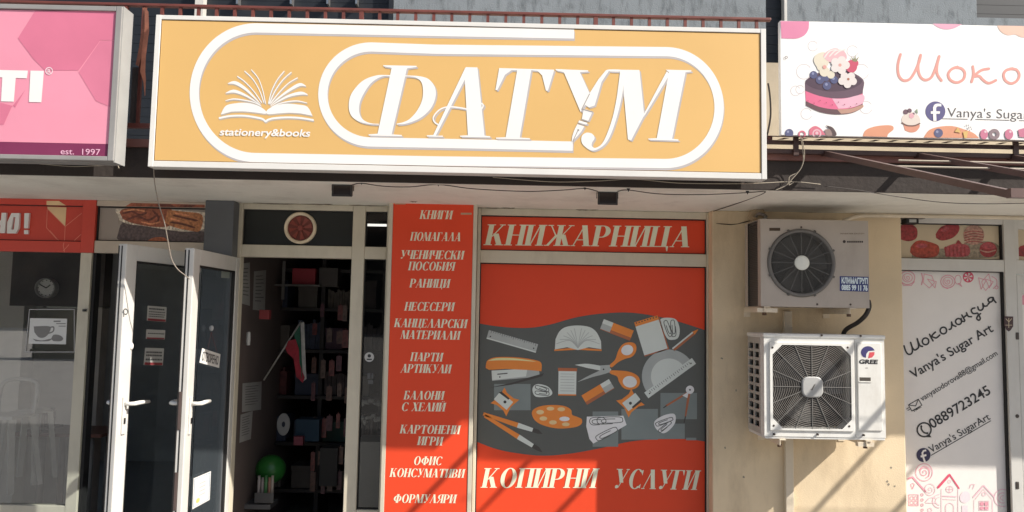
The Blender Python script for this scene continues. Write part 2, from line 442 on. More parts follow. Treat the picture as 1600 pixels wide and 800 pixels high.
AWN = M('awning steel', (0.12, 0.07, 0.062), 0.45, dirt=0.5, dirtcol=(0.05, 0.025, 0.02), dscale=9)
INT = M('interior paint', (0.42, 0.38, 0.34), 0.9, dirt=0.2, dscale=2)
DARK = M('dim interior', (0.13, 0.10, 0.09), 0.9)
FLOOR = M('shop floor tiles', (0.22, 0.19, 0.16), 0.5, dirt=0.3)
RED = M('red vinyl', (0.77, 0.070, 0.024), 0.42, spec=0.3, var=0.04, scale=1.5, dirt=0.1, dirtcol=(0.35, 0.04, 0.02))
PRINT = M('faded white lettering', sh(186, 169, 148, 2.1), 0.45, var=0.06)
CHAR = M('charcoal print', sh(58, 60, 58), 0.4, var=0.06)
GL_W = glass('window glass', (0.88, 0.88, 0.86), 5.0)
GL_D = glass('door glass', (0.90, 0.93, 0.94), 1.6)
GL_DK = glass('dark tinted glass', (0.78, 0.79, 0.78), 1.0)
BLACK = M('black', (0.012, 0.012, 0.013), 0.55)
BLKP = M('black print', (0.018, 0.017, 0.02), 0.45)
PAPER = M('white paper', (0.66, 0.65, 0.62), 0.85, var=0.05)
STEEL = M('brushed steel', (0.42, 0.42, 0.42), 0.35, 0.9)
WHITE = M('white enamel', (0.74, 0.73, 0.69), 0.4, dirt=0.45, dirtcol=(0.35, 0.3, 0.24), dscale=5, streak=0.4, var=0.04)
CABLE = M('dark cable', (0.05, 0.04, 0.035), 0.6)
CABLEW = M('pale cable', (0.42, 0.36, 0.28), 0.6)

# ================================================================ ground
def sheet(name, x0, x1, y0, y1, z, mat):
    return link(name, [(x0, y0, z), (x1, y0, z), (x1, y1, z), (x0, y1, z)], [(0, 1, 2, 3)], mat, loc=(0, 0, z))
o = sheet('road', -300, 300, -600, 300, -0.14, M('pale street paving', (0.52, 0.50, 0.47), 0.9, dirt=0.3, dscale=1)); o['kind'] = 'structure'
mb = MB(); mb.box(-40, 40, -6, 0.0, -0.135, 0.0)
o = mb.build('pavement', M('concrete paving', (0.285, 0.28, 0.27), 0.9, dirt=0.3, dscale=1.5), loc=(0, -4, 0)); o['kind'] = 'structure'

# clipped hedges at the far kerb
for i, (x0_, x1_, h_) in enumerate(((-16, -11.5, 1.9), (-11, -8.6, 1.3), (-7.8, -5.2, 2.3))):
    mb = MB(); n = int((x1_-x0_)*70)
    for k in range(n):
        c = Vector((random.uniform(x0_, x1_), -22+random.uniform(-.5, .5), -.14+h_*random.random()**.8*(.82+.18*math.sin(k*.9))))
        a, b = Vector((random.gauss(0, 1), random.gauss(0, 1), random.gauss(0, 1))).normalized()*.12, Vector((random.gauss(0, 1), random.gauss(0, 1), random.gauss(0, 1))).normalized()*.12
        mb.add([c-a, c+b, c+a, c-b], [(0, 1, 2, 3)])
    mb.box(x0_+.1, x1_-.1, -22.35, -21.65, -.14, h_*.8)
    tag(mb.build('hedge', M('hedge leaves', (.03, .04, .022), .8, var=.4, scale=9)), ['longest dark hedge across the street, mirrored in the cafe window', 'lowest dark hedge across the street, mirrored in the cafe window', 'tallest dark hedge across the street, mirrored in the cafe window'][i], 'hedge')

# the far side of the street, in its own shade; it shows in the cafe glass
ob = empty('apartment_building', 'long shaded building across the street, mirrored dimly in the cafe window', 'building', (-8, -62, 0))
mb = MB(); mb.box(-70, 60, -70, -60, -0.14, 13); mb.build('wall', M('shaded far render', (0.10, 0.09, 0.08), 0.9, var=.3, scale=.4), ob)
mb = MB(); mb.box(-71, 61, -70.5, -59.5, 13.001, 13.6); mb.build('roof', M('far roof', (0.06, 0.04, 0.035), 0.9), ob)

# ================================================================ the building
bld = empty('apartment_building', 'apartment building with blue grey render upstairs and cream ground floor wall behind the shop signs', 'building', (0, 0.3, 0))
SLAB = 0.92
ZS, ZT = 2.27, P(1400, 244, SLAB).z-0.002
XL = -4.3                           # soffit, balcony floor, slab projection
PW = 0.12                                                 # the cream pier stands this far in front of the glass line
wx0, wx1 = P(1113, 450, PW).x, P(1410, 450, PW).x
mb = MB(); mb.box(wx0, wx1, -PW, 0.25, 0.0, ZS)
mb.build('ground_floor_wall', WALL, bld, bevel=0.006)
mb = MB(); mb.box(XL, 8, -SLAB, 0.3, ZS, ZT)
mb.build('balcony_slab', SOFF, bld)
mb = MB(); mb.box(XL, 8, -SLAB-0.012, -SLAB+0.01, ZS-0.004, P(1400, 256, SLAB).z)
mb.build('slab_edge', FASC, bld)
mb = MB(); mb.box(XL, 8, -SLAB-0.03, -SLAB+0.02, P(1400, 256, SLAB).z+0.001, P(1400, 244, SLAB).z)
mb.build('edge_flashing', M('red brown flashing', (0.20, 0.085, 0.068), 0.6, dirt=0.5, dirtcol=(0.08, 0.035, 0.03), dscale=4), bld)
# wall over the balcony: render, the dark shuttered openings and the cream lower band
zc = P(1208, 98, 0).z
xA, xB, xC, xD = P(615, 10, 0).x, P(1197, 60, 0).x, P(1229, 10, 0).x, P(1526, 10, 0).x
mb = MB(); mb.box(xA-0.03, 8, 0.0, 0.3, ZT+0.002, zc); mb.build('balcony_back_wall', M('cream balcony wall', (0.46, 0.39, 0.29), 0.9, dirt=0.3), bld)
mb = MB()
mb.box(xA, xB, 0.0, 0.3, zc+0.001, 6.2); mb.box(xC, xD, 0.0, 0.3, zc+0.001, 6.2); mb.box(xD, 8, 0, 0.3, zc+.001, P(1560, 28, 0).z); mb.box(xD, 8, 0, 0.3, 5.0, 6.2)
mb.box(XL, xA, 0.0, 0.3, 5.0, 6.2)
mb.build('upper_wall', UPW, bld)
for nm, (a, b) in (('shutter', (XL, xA-0.031)), ('shutter', (xB, xC)), ('shutter', (xD, 8))):
    s = MB(); z = zc+0.02 if a > XL else ZT+0.01; zlo = z-.01
    while z < 5.0:
        s.box(a, b, 0.055, 0.075, z, z+0.058); z += 0.06
    s.box(a, b, 0.08, 0.1, zlo, 5.0)
    so_ = s.build('roller_shutter', NAVY, bld)
for a, b in ((P(305, 10, 0).x, P(318, 10, 0).x), (xC-0.016, xC+0.001), (xA-0.03, xA-0.002)):
    s = MB(); s.box(a, b, -0.006, 0.05, zc+0.002, 5.0); s.build('window_post', PVCW if b < xA-0.1 or a > xA else NAVY, bld)
for u in (371, 455, 512, 557):
    s = MB(); q = P(u, 2, 0.0); s.box(q.x-0.006, q.x+0.006, -0.01, 0.05, q.z-0.02, q.z+0.07); s.build('shutter_clip', STEEL, bld)
# rooms behind the shopfronts
xsplit = P(350, 420, 0).x
mb = MB(); mb.box(XL, xsplit, 3.5, 3.6, 0, 2.25); mb.build('cafe_wall', INT, bld)
mb = MB(); mb.box(XL, xsplit-.05, 0.31, 3.5, ZS-.03, ZS-.0105); mb.build('cafe_ceiling', INT, bld)
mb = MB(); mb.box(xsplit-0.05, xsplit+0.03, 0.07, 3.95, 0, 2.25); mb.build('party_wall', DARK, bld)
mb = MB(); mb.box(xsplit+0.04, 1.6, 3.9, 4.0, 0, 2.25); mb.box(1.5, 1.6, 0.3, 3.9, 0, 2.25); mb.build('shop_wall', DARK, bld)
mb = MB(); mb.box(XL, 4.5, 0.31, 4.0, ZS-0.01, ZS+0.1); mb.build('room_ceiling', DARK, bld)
mb = MB(); mb.box(XL, 4.5, 0.001, 4.0, -0.05, 0.0); mb.build('room_floor', FLOOR, bld)
mb = MB(); mb.box(P(1582, 425).x+.77, 8, 0.0, 0.3, 0, ZS-0.002); mb.build('side_wall', WALL, bld)
mb = MB(); mb.box(XL, -3.84, 0.0, 0.028, 0, ZS-0.002); mb.build('corner_pier', WALL, bld)
# cracks and cable scars on the pier
s = MB(); s.tube([P(u, v, PW+0.001) for u, v in ((1119, 349), (1128, 350), (1142, 351), (1152, 350), (1164, 347), (1172, 345))], [0.001, 0.003, 0.003, 0.0015, 0.004, 0.002], 5)
s.build('crack', M('crack shadow', (0.03, 0.022, 0.016), 0.9), bld)

for u0, u1, v, off in ((737, 782, 325.5, 0), (782, 805, 327.5, .01), (900, 935, 329.8, 0), (640, 652, 318, .2), (395, 470, 318.5, 0), (470, 520, 321, .01), (545, 604, 323.5, 0)):
    n = 7; s = MB()
    s.tube([(lambda q: (q.x, q.y, ZS-.0005))(P(u0+(u1-u0)*i/n, v+(u1-u0)*i/n*.02, .037+off+random.uniform(0, .012))) for i in range(n+1)], [.001]+[random.uniform(.002, .0065) for _ in range(n-1)]+[.001], 6)
    s.build('mould_stain', M('mould', (.17, .14, .105), .95, var=.4, scale=50), bld)

for u, v in ((1386, 752), (1388, 757), (1392, 731), (1150, 610), (1133, 700), (1398, 760), (1162, 745), (1128, 560)):
    q = P(u, v, PW); n = 7; s = MB()
    s.add([(q.x+random.uniform(.003, .009)*math.cos(a), -PW-.0008, q.z+random.uniform(.003, .010)*math.sin(a)) for a in (2*math.pi*i/n for i in range(n))], [tuple(range(n))])
    s.build('plaster_chip', M('chipped plaster', (.30, .26, .20), .95), bld)

# pillar between the cafe and the bookshop
pil = MB(); q0, q1 = P(321.5, 306, 0.13), P(366.5, 306, 0.13); pil.box(q0.x, q1.x, -0.13, 0.05, 0, ZS-0.001)
tag(pil.build('pillar', PILL, bevel=0.004), 'dark grey clad pillar between the cafe transom and the bookshop doorway', 'pillar')

# ================================================================ balcony railing
RP = 0.93
rl = empty('balcony_railing', 'red brown metal balcony railing running behind the yellow sign', 'railing', (-0.2, -RP, ZT))
zr = P(700, 19.5, RP).z
mb = MB(); mb.box(-3.4, 1.37, -RP-0.014, -RP+0.014, zr-0.008, zr+0.008); mb.build('top_rail', RAIL, rl, bevel=0.004)
mb = MB(); mb.box(-3.4, 1.37, -RP-0.013, -RP+0.013, ZT+.06, ZT+.085); mb.build('bottom_rail', RAIL, rl)
bal = None
for i in range(42):
    x = P(253.6, 20, RP).x+(i-3)*0.0931
    if x > 1.36: break
    th = 0.011 if i % 13 == 1 else 0.0075
    mb = MB(); mb.box(x-th, x+th, -RP-th, -RP+th, ZT if th > 0.01 else ZT+.085, zr-0.008)
    mb.build('post' if th > 0.01 else 'baluster', RAIL, rl)
# rag on the railing, the dark board behind it
rg = MB()
def ribbon(mb, pts, th):
    for i in range(len(pts)-1):
        (a, b, p0), (c, d, p1) = pts[i], pts[i+1]
        q = []
        for dp in (th, 0):
            q.append([P(a[0], a[1], p0+dp), P(b[0], b[1], p0+dp+0.01), P(d[0], d[1], p1+dp+0.01), P(c[0], c[1], p1+dp)])
        mb.hexa(q[0]+q[1])
ribbon(rg, [((223, 12), (230, 12), .955), ((222, 40), (228, 42), .965), ((217, 75), (223, 78), .97), ((212, 101), (217, 104), .96)], .012)
ribbon(rg, [((226, 11), (232, 18), .975), ((226, 45), (233, 48), .985), ((221, 85), (228, 88), .99), ((219, 112), (227, 110), .98), ((224, 128), (228, 126), .975), ((226, 150), (227, 149), .97)], .014)
tag(rg.build('torn_cloth', M('faded orange cloth', (0.42, 0.16, 0.10), 0.85, var=0.3, scale=25)), 'torn faded orange cloth hanging from the railing between pink and yellow signs', 'cloth')
mb = MB(); mb.px(207, 105, 216, 192, .86, .875)
tag(mb.build('grey_board', M('grey board', (0.11, 0.105, 0.1), 0.8)), 'dark grey board standing behind the railing beside the pink sign', 'board')

# ================================================================ yellow fascia sign
YP = 1.05
Y = FP(YP)
ya, yb = P(245, 25, YP), P(1196, 279, YP); ya2, yb2 = P(231, 262, YP), P(1198, 44, YP)
yx0, yx1, yz0, yz1 = (ya.x+ya2.x)/2, (yb.x+yb2.x)/2, (yb.z+ya2.z)/2, (ya.z+yb2.z)/2
ys = empty('shop_sign', 'long yellow sign with white lettering ФАТУМ and an open book', 'sign', ((yx0+yx1)/2, -YP+0.05, yz0))
mb = MB(); mb.frame(yx0, yx1, yz0, yz1, 0.026, 0.022, 0.030, YP-0.07, YP+0.006)
SIGNW = M('sign frame white', (0.70, 0.685, 0.65), 0.35, var=0.03, dirt=0.08)
mb.build('frame', SIGNW, ys, bevel=0.002)
mb = MB(); mb.fb(yx0+0.027, yx1-0.027, yz0+0.031, yz1-0.023, YP-0.065, YP)
mb.build('face', M('yellow vinyl', li(248, 201, 126, 0.72), 0.45, var=0.05, scale=1.1, dirt=.07, dirtcol=(.55,.34,.1), dscale=3, streak=.2), ys)
mb = MB(); g_ = 0.006
for a, b, c, d in ((yx0+.026, yx0+.0295, yz0+.03, yz1-.022), (yx1-.0295, yx1-.026, yz0+.03, yz1-.022), (yx0+.03, yx1-.03, yz1-.0255, yz1-.022), (yx0+.03, yx1-.03, yz0+.030, yz0+.0335)):
    mb.fb(a, b, c, d, YP-0.01, YP+0.0012)
mb.build('gasket', M('brown gasket', (0.12, 0.07, 0.03), 0.7), ys)
WV = M('white vinyl', (0.79, 0.775, 0.75), 0.42, var=0.02)
GV = M('grey vinyl shadow print', (0.46, 0.43, 0.43), 0.45, var=0.03)
def arc(cx, cy, rx, ry, a0, a1, n=20): return [(cx+rx*math.cos(R(a0+(a1-a0)*i/n)), cy+ry*math.sin(R(a0+(a1-a0)*i/n))) for i in range(n+1)]
def band(pts, wd): return stroke(pts, wd, caps=False)+[ell(a, b, wd/2-0.05, n=10) for a, b in pts[1:-1]]
# the outer and inner ribbon of the big paper clip
outer = [(897, 53.2), (680, 49.2)]+arc(400, 145, 96.3, 101.3, 270, 90, 44)+[(680, 251.5)]+arc(1040, 168.2, 83.5, 87.4, 90, -90, 40)+[(680, 77)]
outer += arc(580, 147.7, 75.5, 74.2, 270, 90, 36)+[(740, 225), (895, 228.4)]
dense = []
for i in range(len(outer)-1):
    dense.append(outer[i])
dense.append(outer[-1])
flat('ribbon_shadow', Y, [[(a+1.2, b+3.4) for a, b in q] for q in band(dense, 14.6)], 0.0005, GV, ys)
flat('ribbon', Y, band(dense, 14.6), 0.001, WV, ys)
# letters, traced
L = []
L.append([(599, 102), (651, 103), (651, 105), (636, 107), (612, 210), (628, 211), (628, 213), (576, 212), (576, 210), (590, 209), (612, 106), (599, 104)])
def cres(pts_o, pts_i): return spline(pts_o, 6)+spline(pts_i, 6)[::-1]
L.append(cres([(610, 117.5), (588, 118), (566, 127), (549, 147), (545, 166), (549, 181), (561, 190), (577, 194), (592, 195)], [(610, 119.5), (596, 120), (579, 131), (565, 153), (561, 170), (564, 183), (572, 190), (582, 193), (592, 193.5)]))
L.append(cres([(632, 118), (654, 119), (670, 124), (680, 138), (680, 154), (672, 171), (656, 185), (636, 193), (620, 195)], [(632, 119.5), (648, 121), (658, 128), (661, 142), (659, 158), (651, 174), (640, 186), (630, 191), (620, 193.3)]))
L.append([(728, 105), (746, 105.5), (757, 212), (766, 213), (766, 215), (719, 214), (719, 212), (731, 211.5), (726, 120)])
L.append([(727, 106), (731, 106), (729, 119), (681, 212), (692, 212), (692, 214), (667, 213.5), (667, 211.5), (677, 211)])
L += stroke(spline([(685, 195), (679, 191), (677, 184), (683, 175), (692, 169), (704, 167), (722, 169), (738, 172.5), (750, 171.5), (755, 166), (753, 162), (748, 163)], 5), 2.2)
L.append([(780, 106.5), (866, 109), (856, 142), (853, 142), (847, 118), (840, 111), (830, 110), (812, 215), (828, 216), (828, 218), (775, 217), (775, 215), (790, 214.5), (808, 110), (799, 110), (789, 117), (777, 141), (774, 141)])
L.append([(868, 108), (919, 110), (919, 112), (906, 113), (923, 150), (907, 175), (881, 113), (868, 110)])
L.append([(947, 109.5), (952, 110), (940, 128), (929, 165), (920, 168), (914, 164), (921, 146), (935, 124)])
L += [[(912, 170), (926, 174), (919, 189), (909, 186)], [(905, 188), (918, 192), (916, 195), (903, 191.5)], [(902, 194), (913, 197.5), (908, 206), (902, 213), (893, 222), (894, 213), (897, 204)]]
L += stroke(spline([(894, 222), (896, 215), (900, 207)], 4), 1.0)
L.append(spline([(947, 110), (952, 108.6), (970, 109), (969.5, 112), (954, 112)], 3))
L.append(spline([(969, 110), (977, 111), (975, 130), (969, 163), (960, 195), (951, 217), (941, 229), (927, 235.5), (916, 231), (909, 223), (909, 213), (916, 207.5), (925, 209), (929, 216), (925, 223), (925, 229), (931, 231), (941, 224), (950, 205), (958, 180), (964, 150)], 4))
L.append([(968, 109), (999, 109.5), (1006.5, 180), (986, 219.5), (981, 218), (974, 140), (976, 115)])
L.append([(1004, 184), (1006, 178), (1042, 111), (1046, 117), (1009, 178)])
L.append([(1040, 109), (1080, 110), (1080, 112), (1071, 113), (1050, 217), (1060, 218), (1060, 220), (1013, 218.5), (1013, 216.5), (1026, 216), (1045, 113)])
flat('lettering_shadow', Y, [[(a+2.4, b+2.2) for a, b in q] for q in L], 0.0014, GV, ys)
flat('lettering', Y, L, 0.0018, WV, ys)
pen = stroke([(911, 171), (926, 175)], 1.6)+stroke([(908, 187), (919, 190.5)], 1.4)+stroke([(903, 193), (914, 196.5)], 1.4)+stroke([(895, 221), (902, 206), (904, 203)], 1.1)+stroke([(921, 147), (909, 171)], 1.3)+[ell(903.5, 203.5, 1.6, n=8)]
flat('pen_nib_lines', Y, pen, 0.0024, M('print grey', (0.33, 0.30, 0.28), 0.5), ys)
# open book emblem
B = []
s_ = 180/1029.0
def bk(pts): return [(330+x*s_, 90+y*s_) for x, y in pts]
B.append(bk(spline([(85, 510), (130, 432), (220, 408), (320, 404), (420, 430), (490, 478), (486, 502), (400, 492), (290, 482), (180, 484)], 4)))
B.append(bk(spline([(905, 520), (860, 440), (780, 420), (670, 412), (570, 430), (500, 470), (505, 505), (600, 500), (700, 494), (800, 500)], 4)))
for pts, wd in (([(75, 540), (170, 522), (300, 520), (420, 538), (465, 552), (486, 570), (508, 556), (560, 542), (680, 534), (800, 540), (910, 558)], 3.0),):
    B += stroke(bk(spline(pts, 4)), wd)
for pts, wd in (([(150, 232), (215, 225), (300, 275), (380, 350), (440, 415)], [1.0, 5.2, 4.2, 2.6, .9]), ([(130, 318), (200, 300), (280, 325), (370, 375), (440, 425)], [1.0, 4.8, 3.8, 2.2, .8]), ([(130, 385), (200, 370), (290, 380), (380, 400), (450, 435)], [1.2, 2, 2, 1.6, .8]),
                ([(235, 168), (300, 215), (380, 300), (450, 400)], 1.6), ([(300, 122), (370, 190), (430, 290), (470, 400)], 1.6), ([(360, 110), (420, 185), (460, 290), (485, 410)], 1.5),
                ([(845, 255), (790, 242), (700, 290), (610, 355), (530, 425)], [1.0, 5.0, 4.0, 2.6, .9]), ([(858, 330), (800, 318), (700, 340), (610, 385), (530, 435)], [1.5, 5.0, 3.8, 2.2, .8]), ([(855, 405), (770, 388), (680, 395), (600, 415), (540, 440)], [1.2, 2, 2, 1.6, .8]),
                ([(770, 182), (690, 230), (610, 310), (530, 410)], 1.6), ([(715, 132), (640, 200), (570, 300), (520, 410)], 1.6), ([(652, 122), (590, 200), (540, 300), (512, 410)], 1.5)):
    pp = spline([(a, b, (wd[i] if isinstance(wd, list) else wd)) for i, (a, b) in enumerate(pts)], 5)
    B += stroke(bk([(a, b) for a, b, c in pp]), [c for a, b, c in pp])
flat('book_emblem_shadow', Y, [[(a+0.6, b+2.0) for a, b in q] for q in B], 0.0005, M('grey beige print', (0.46, 0.40, 0.34), 0.5), ys)
flat('book_emblem', Y, B, 0.0011, WV, ys)
def slabtext(t, a, b, cap):
    out = text(t, a, b, cap, 0.022, 0.2)
    return out
flat('small_lettering', Y, slabtext('stationery&books', (343, 211.5), (484, 213.5), 11.5), 0.0024, WV, ys)

# ================================================================ pink sign
KP = 1.14
K = FP(KP)
ka, kb = P(0, 3, KP), P(190, 12, KP); kc = P(176, 252, KP)
kx1 = (kb.x+kc.x)/2+0.008; kz1 = P(150, 10, KP).z; kz0 = P(100, 250.3, KP).z; kx0 = -3.6
ks = empty('shop_sign', 'pink sign with grey metal frame reading TI and est. 1997', 'sign', (kx1-0.5, -KP+0.07, kz0))
ALU = M('grey aluminium', (0.30, 0.29, 0.28), 0.45, 0.1, dirt=0.2, dirtcol=(0.15, 0.12, 0.1))
ALUS = M('pale aluminium side', (0.36, 0.36, 0.35), 0.45, 0.05, dirt=0.2, dirtcol=(0.2, 0.17, 0.15))
mb = MB(); mb.frame(kx0, kx1, kz0, kz1, 0.03, 0.024, 0.022, KP-0.05, KP+0.01)
mb.build('frame', ALU, ks, bevel=0.003)
mb = MB(); a = kx1; mb.fb(kx1-.002, kx1+.004, kz0-.006, kz1+.002, KP-.095, KP+.002)
mb.build('side_panel', ALUS, ks)
mb = MB(); mb.fb(kx0, kx1-0.001, kz0-0.004, kz1+0.001, KP-0.095, KP-0.051); mb.build('back_box', ALU, ks)
zb = P(90, 223.3, KP).z; fx = kx1-0.031
mb = MB(); mb.fb(kx0+.03, fx, zb, kz1-0.027, KP-0.06, KP); mb.build('face', M('pink vinyl', li(255, 166, 189, 0.76), 0.4, var=0.10, scale=1.6), ks)
mb = MB(); mb.fb(kx0+.03, fx, kz0+0.023, zb-0.0005, KP-0.06, KP); mb.build('lower_band', M('plum vinyl', li(128, 50, 86, 0.9), 0.4), ks)
hexm = M('deep pink vinyl', li(244, 138, 168, 0.70), 0.4, var=0.1, scale=3)
flat('hexagon_print', K, [[(55, 17), (181, 17), (181, 63), (157, 63), (123, 110), (70, 110), (52, 92), (28, 60)]], 0.001, hexm, ks)
flat('hexagon_print', K, [[(157, 64), (179, 64), (174, 168), (150, 158), (123, 113)]], 0.001, M('mid pink vinyl', li(246, 144, 173, 0.70), 0.4, var=0.1, scale=3), ks)
flat('hexagon_print', K, [[(-40, 150), (22, 166), (24, 168), (40, 140), (18, 168), (6, 195), (-40, 195)]], 0.001, hexm, ks)
flat('lettering', K, [[(-24, 109), (44, 110.5), (42.5, 122.5), (25, 122), (22, 159), (2, 158.5), (4, 121), (-24, 121)], [(48, 110.5), (69, 111), (65, 160), (45.5, 159.5)]], 0.002, WV, ks)
flat('registered_mark', K, ringp(77, 111, 6, 4.6, 24)+text('R', (74.6, 114.2), (79.8, 114.4), 6.4, 0.02), 0.002, M('pale pink print', (0.78, 0.62, 0.66), 0.4), ks)
flat('lettering', K, text('est.  1997', (95, 241), (157, 242.3), 9.6, 0.005), 0.002, M('pink print', (0.75, 0.42, 0.55), 0.4), ks)

# ================================================================ white cake shop sign
CP = 1.03
W_ = FP(CP)
c0 = P(1219.5, 120, CP); cz1 = P(1400, 36.5, CP).z; cz0 = P(1400, 215, CP).z; cx1 = 3.3
cs = empty('shop_sign', 'white sign with a berry cake and pink handwritten lettering Шоко', 'sign', (c0.x+0.8, -CP, cz0))
mb = MB(); mb.fb(c0.x, cx1, cz0, cz1, CP-0.03, CP); mb.build('face', M('white banner', (0.80, 0.785, 0.765), 0.5, var=0.015), cs, bevel=0.002)
def vin(name, *c): return M(name, li(*c, 0.70), 0.45, var=0.04)
flat('pink_blob', W_, [[(1219.5, 33), (1264, 33.5)]+spline([(1264, 36), (1263, 46), (1257, 55), (1246, 60), (1234, 60.5), (1221, 60)], 4)], 0.001, vin('pink print b', 246, 150, 186), cs)
flat('pink_blob', W_, [spline([(1457, 37), (1466, 43), (1478, 46), (1491, 44), (1503, 38)], 4)], 0.001, vin('pink print c', 250, 178, 204), cs)
flat('peach_blob', W_, [spline([(1558, 40), (1563, 49), (1574, 55), (1586, 54), (1595, 58), (1612, 60)], 4)+[(1612, 41)]], 0.001, vin('pale peach print', 252, 208, 186), cs)
flat('peach_blob', W_, [spline([(1348, 213), (1353, 203), (1370, 197), (1392, 196), (1396, 202), (1388, 209), (1386, 214)], 4)], 0.001, vin('peach print', 244, 170, 134), cs)
flat('peach_blob', W_, [spline([(1443, 215), (1452, 203), (1468, 198), (1488, 197), (1506, 202), (1521, 208), (1530, 216)], 4)], 0.001, vin('peach print', 244, 170, 134), cs)
cw = vin('salmon print', 246, 172, 160)
W_ink = []
for q in ([(1407, 85), (1403, 101), (1404, 117), (1411, 125.5), (1421, 124), (1429, 113), (1436, 97), (1438.5, 86), (1434.5, 103), (1437, 118), (1445, 125), (1455, 121), (1462, 106), (1467.5, 88), (1464, 103), (1464.5, 116), (1471, 126)],
          [(1496, 104.5), (1487, 108), (1481.5, 116), (1485, 125), (1495, 129), (1505, 124), (1507.5, 114), (1502, 107), (1493, 105.5)],
          [(1520, 104), (1521, 116), (1518, 128)], [(1545, 107.5), (1533, 110), (1522, 119), (1530, 119), (1536, 125), (1545, 130), (1556, 125.5)],
          [(1582, 107), (1572, 110), (1568, 117), (1571, 126), (1580, 130.5), (1589, 126), (1592.5, 117), (1588, 109), (1578, 107.5)],
          [(1606, 130), (1612, 110), (1622, 107), (1624, 130)]):
    W_ink += stroke(spline(q, 5), 4.2)
flat('lettering', W_, W_ink, 0.001, cw, cs)
flat('round_badge', W_, [ell(1461.5, 174, 15.5, n=36)], 0.001, vin('indigo print', 98, 92, 146), cs)
flat('badge_letter', W_, [spline([(1470.5, 166.5), (1464.5, 166.5), (1462.5, 169), (1462.5, 174)], 4)+[(1468.5, 174), (1468, 178), (1462.5, 178), (1463, 189), (1458, 189), (1457.5, 178), (1454, 178), (1454, 174), (1457.5, 174)]+spline([(1457.5, 168), (1460, 163.5), (1465, 162), (1470.5, 162.5)], 3)], 0.002, WV, cs)
gr = vin('dark grey print', 92, 88, 90)
flat('lettering', W_, text("Vanya's SugarArt", (1480, 182.5), (1640, 187), 15, -0.006), 0.001, gr, cs)
flat('underline', W_, stroke([(1472, 185.5), (1512, 186.3)], 1.0, caps=False)+stroke([(1524, 186.5), (1577, 188)], 1.0, caps=False)+stroke([(1592, 188.5), (1640, 189.5)], 1.0, caps=False), 0.001, gr, cs)
# the cake drawing: (colour, polygons), one sheet above the other
cake = [((222, 210, 214), [q for u, v, r in ((1270, 72, 8), (1256, 112, 12), (1243, 142, 8), (1260, 178, 9), (1353, 168, 10), (1346, 112, 12), (1332, 80, 9), (1250, 140, 7)) for q in ringp(u, v, r, r-0.8, 20, 20, 330)]),
        ((108, 80, 98), [[(1257.5, 125)]+spline([(1257.5, 130), (1270, 117), (1300, 110), (1330, 113), (1349, 125), (1348.5, 140)], 4)+spline([(1348, 146), (1330, 152), (1305, 154), (1280, 150), (1258, 142)], 4)]),
        ((84, 58, 78), [spline([(1258, 128), (1272, 118), (1300, 113), (1330, 116), (1347, 127), (1330, 139), (1300, 143), (1272, 138)], 5, True)]),
        ((248, 120, 160), [[(1258, 141)]+spline([(1258, 142), (1280, 150), (1305, 154), (1330, 152), (1348, 146)], 4)+spline([(1348, 162), (1330, 169), (1305, 171), (1280, 167), (1259, 158)], 4)]),
        ((252, 196, 216), [spline([(1300, 154), (1320, 154), (1348, 148), (1348, 161), (1330, 168), (1310, 170)], 4)]),
        ((110, 78, 84), [[(1259, 158)]+spline([(1259, 158), (1280, 167), (1305, 171), (1330, 169), (1348, 162)], 4)+spline([(1347, 169), (1330, 177), (1305, 179), (1280, 175), (1259, 165)], 4)]),
        ((206, 160, 140), [spline([(1308, 171), (1330, 169.5), (1347, 164), (1347, 169), (1330, 176), (1314, 178)], 4)]),
        ((86, 90, 134), [ell(1271, 117, 6), ell(1281, 125, 6.5), ell(1292, 134, 6.5), ell(1303, 125, 6), ell(1290, 121, 6)]),
        ((150, 156, 196), [ell(1270, 115, 2), ell(1280, 123, 2.2), ell(1291, 132, 2.2), ell(1302, 123, 2)]),
        ((246, 236, 214), [spline([(1271, 95), (1276, 85), (1288, 82), (1296, 90), (1292, 104), (1280, 108)], 5, True), ell(1288, 112, 8), ell(1283, 104, 7), ell(1298, 117, 6)]),
        ((250, 200, 206), [spline([(1286, 88), (1296, 78), (1308, 76), (1316, 84), (1310, 96), (1298, 98)], 5, True), spline([(1308, 80), (1318, 80), (1323, 90), (1316, 98)], 5, True)]),
        ((250, 246, 240), [q for k in range(3) for q in stroke(spline([(1288+k*8, 90-k*2), (1296+k*8, 80), (1306+k*7, 78)], 4), 2)]),
        ((222, 84, 116), [ell(1330, 104, 9, 10), ell(1335, 99, 6)]),
        ((150, 150, 110), [[(1332, 96), (1329, 88), (1334, 94), (1336, 86), (1337, 94), (1342, 88), (1338, 97)]]),
        ((250, 240, 236), [ell(1312+9*math.cos(R(a)), 102+8*math.sin(R(a)), 6.5) for a in range(0, 360, 72)]+[ell(1324+9*math.cos(R(a)), 125+7*math.sin(R(a)), 6) for a in range(20, 380, 72)]+[ell(1324, 125, 6), ell(1312, 102, 6)]),
        ((246, 180, 170), [ell(1312, 102, 2.5), ell(1288, 105, 3)]), ((190, 120, 90), [ell(1325, 124, 2)]),
        ((180, 84, 110), [ell(1262+i*9.5, 158+3*math.sin(i*2.1)+i*.9, 0.9, n=8) for i in range(9)])]
for k, (c, ps) in enumerate(cake):
    if k == len(cake)-1:
        for q in ps: flat('berry_seed', W_, [q], 0.0004+k*0.00022, vin('cake %d %d %d' % c, *c), cs)
    else: flat('cake_print', W_, ps, 0.0004+k*0.00022, vin('cake %d %d %d' % c, *c), cs)
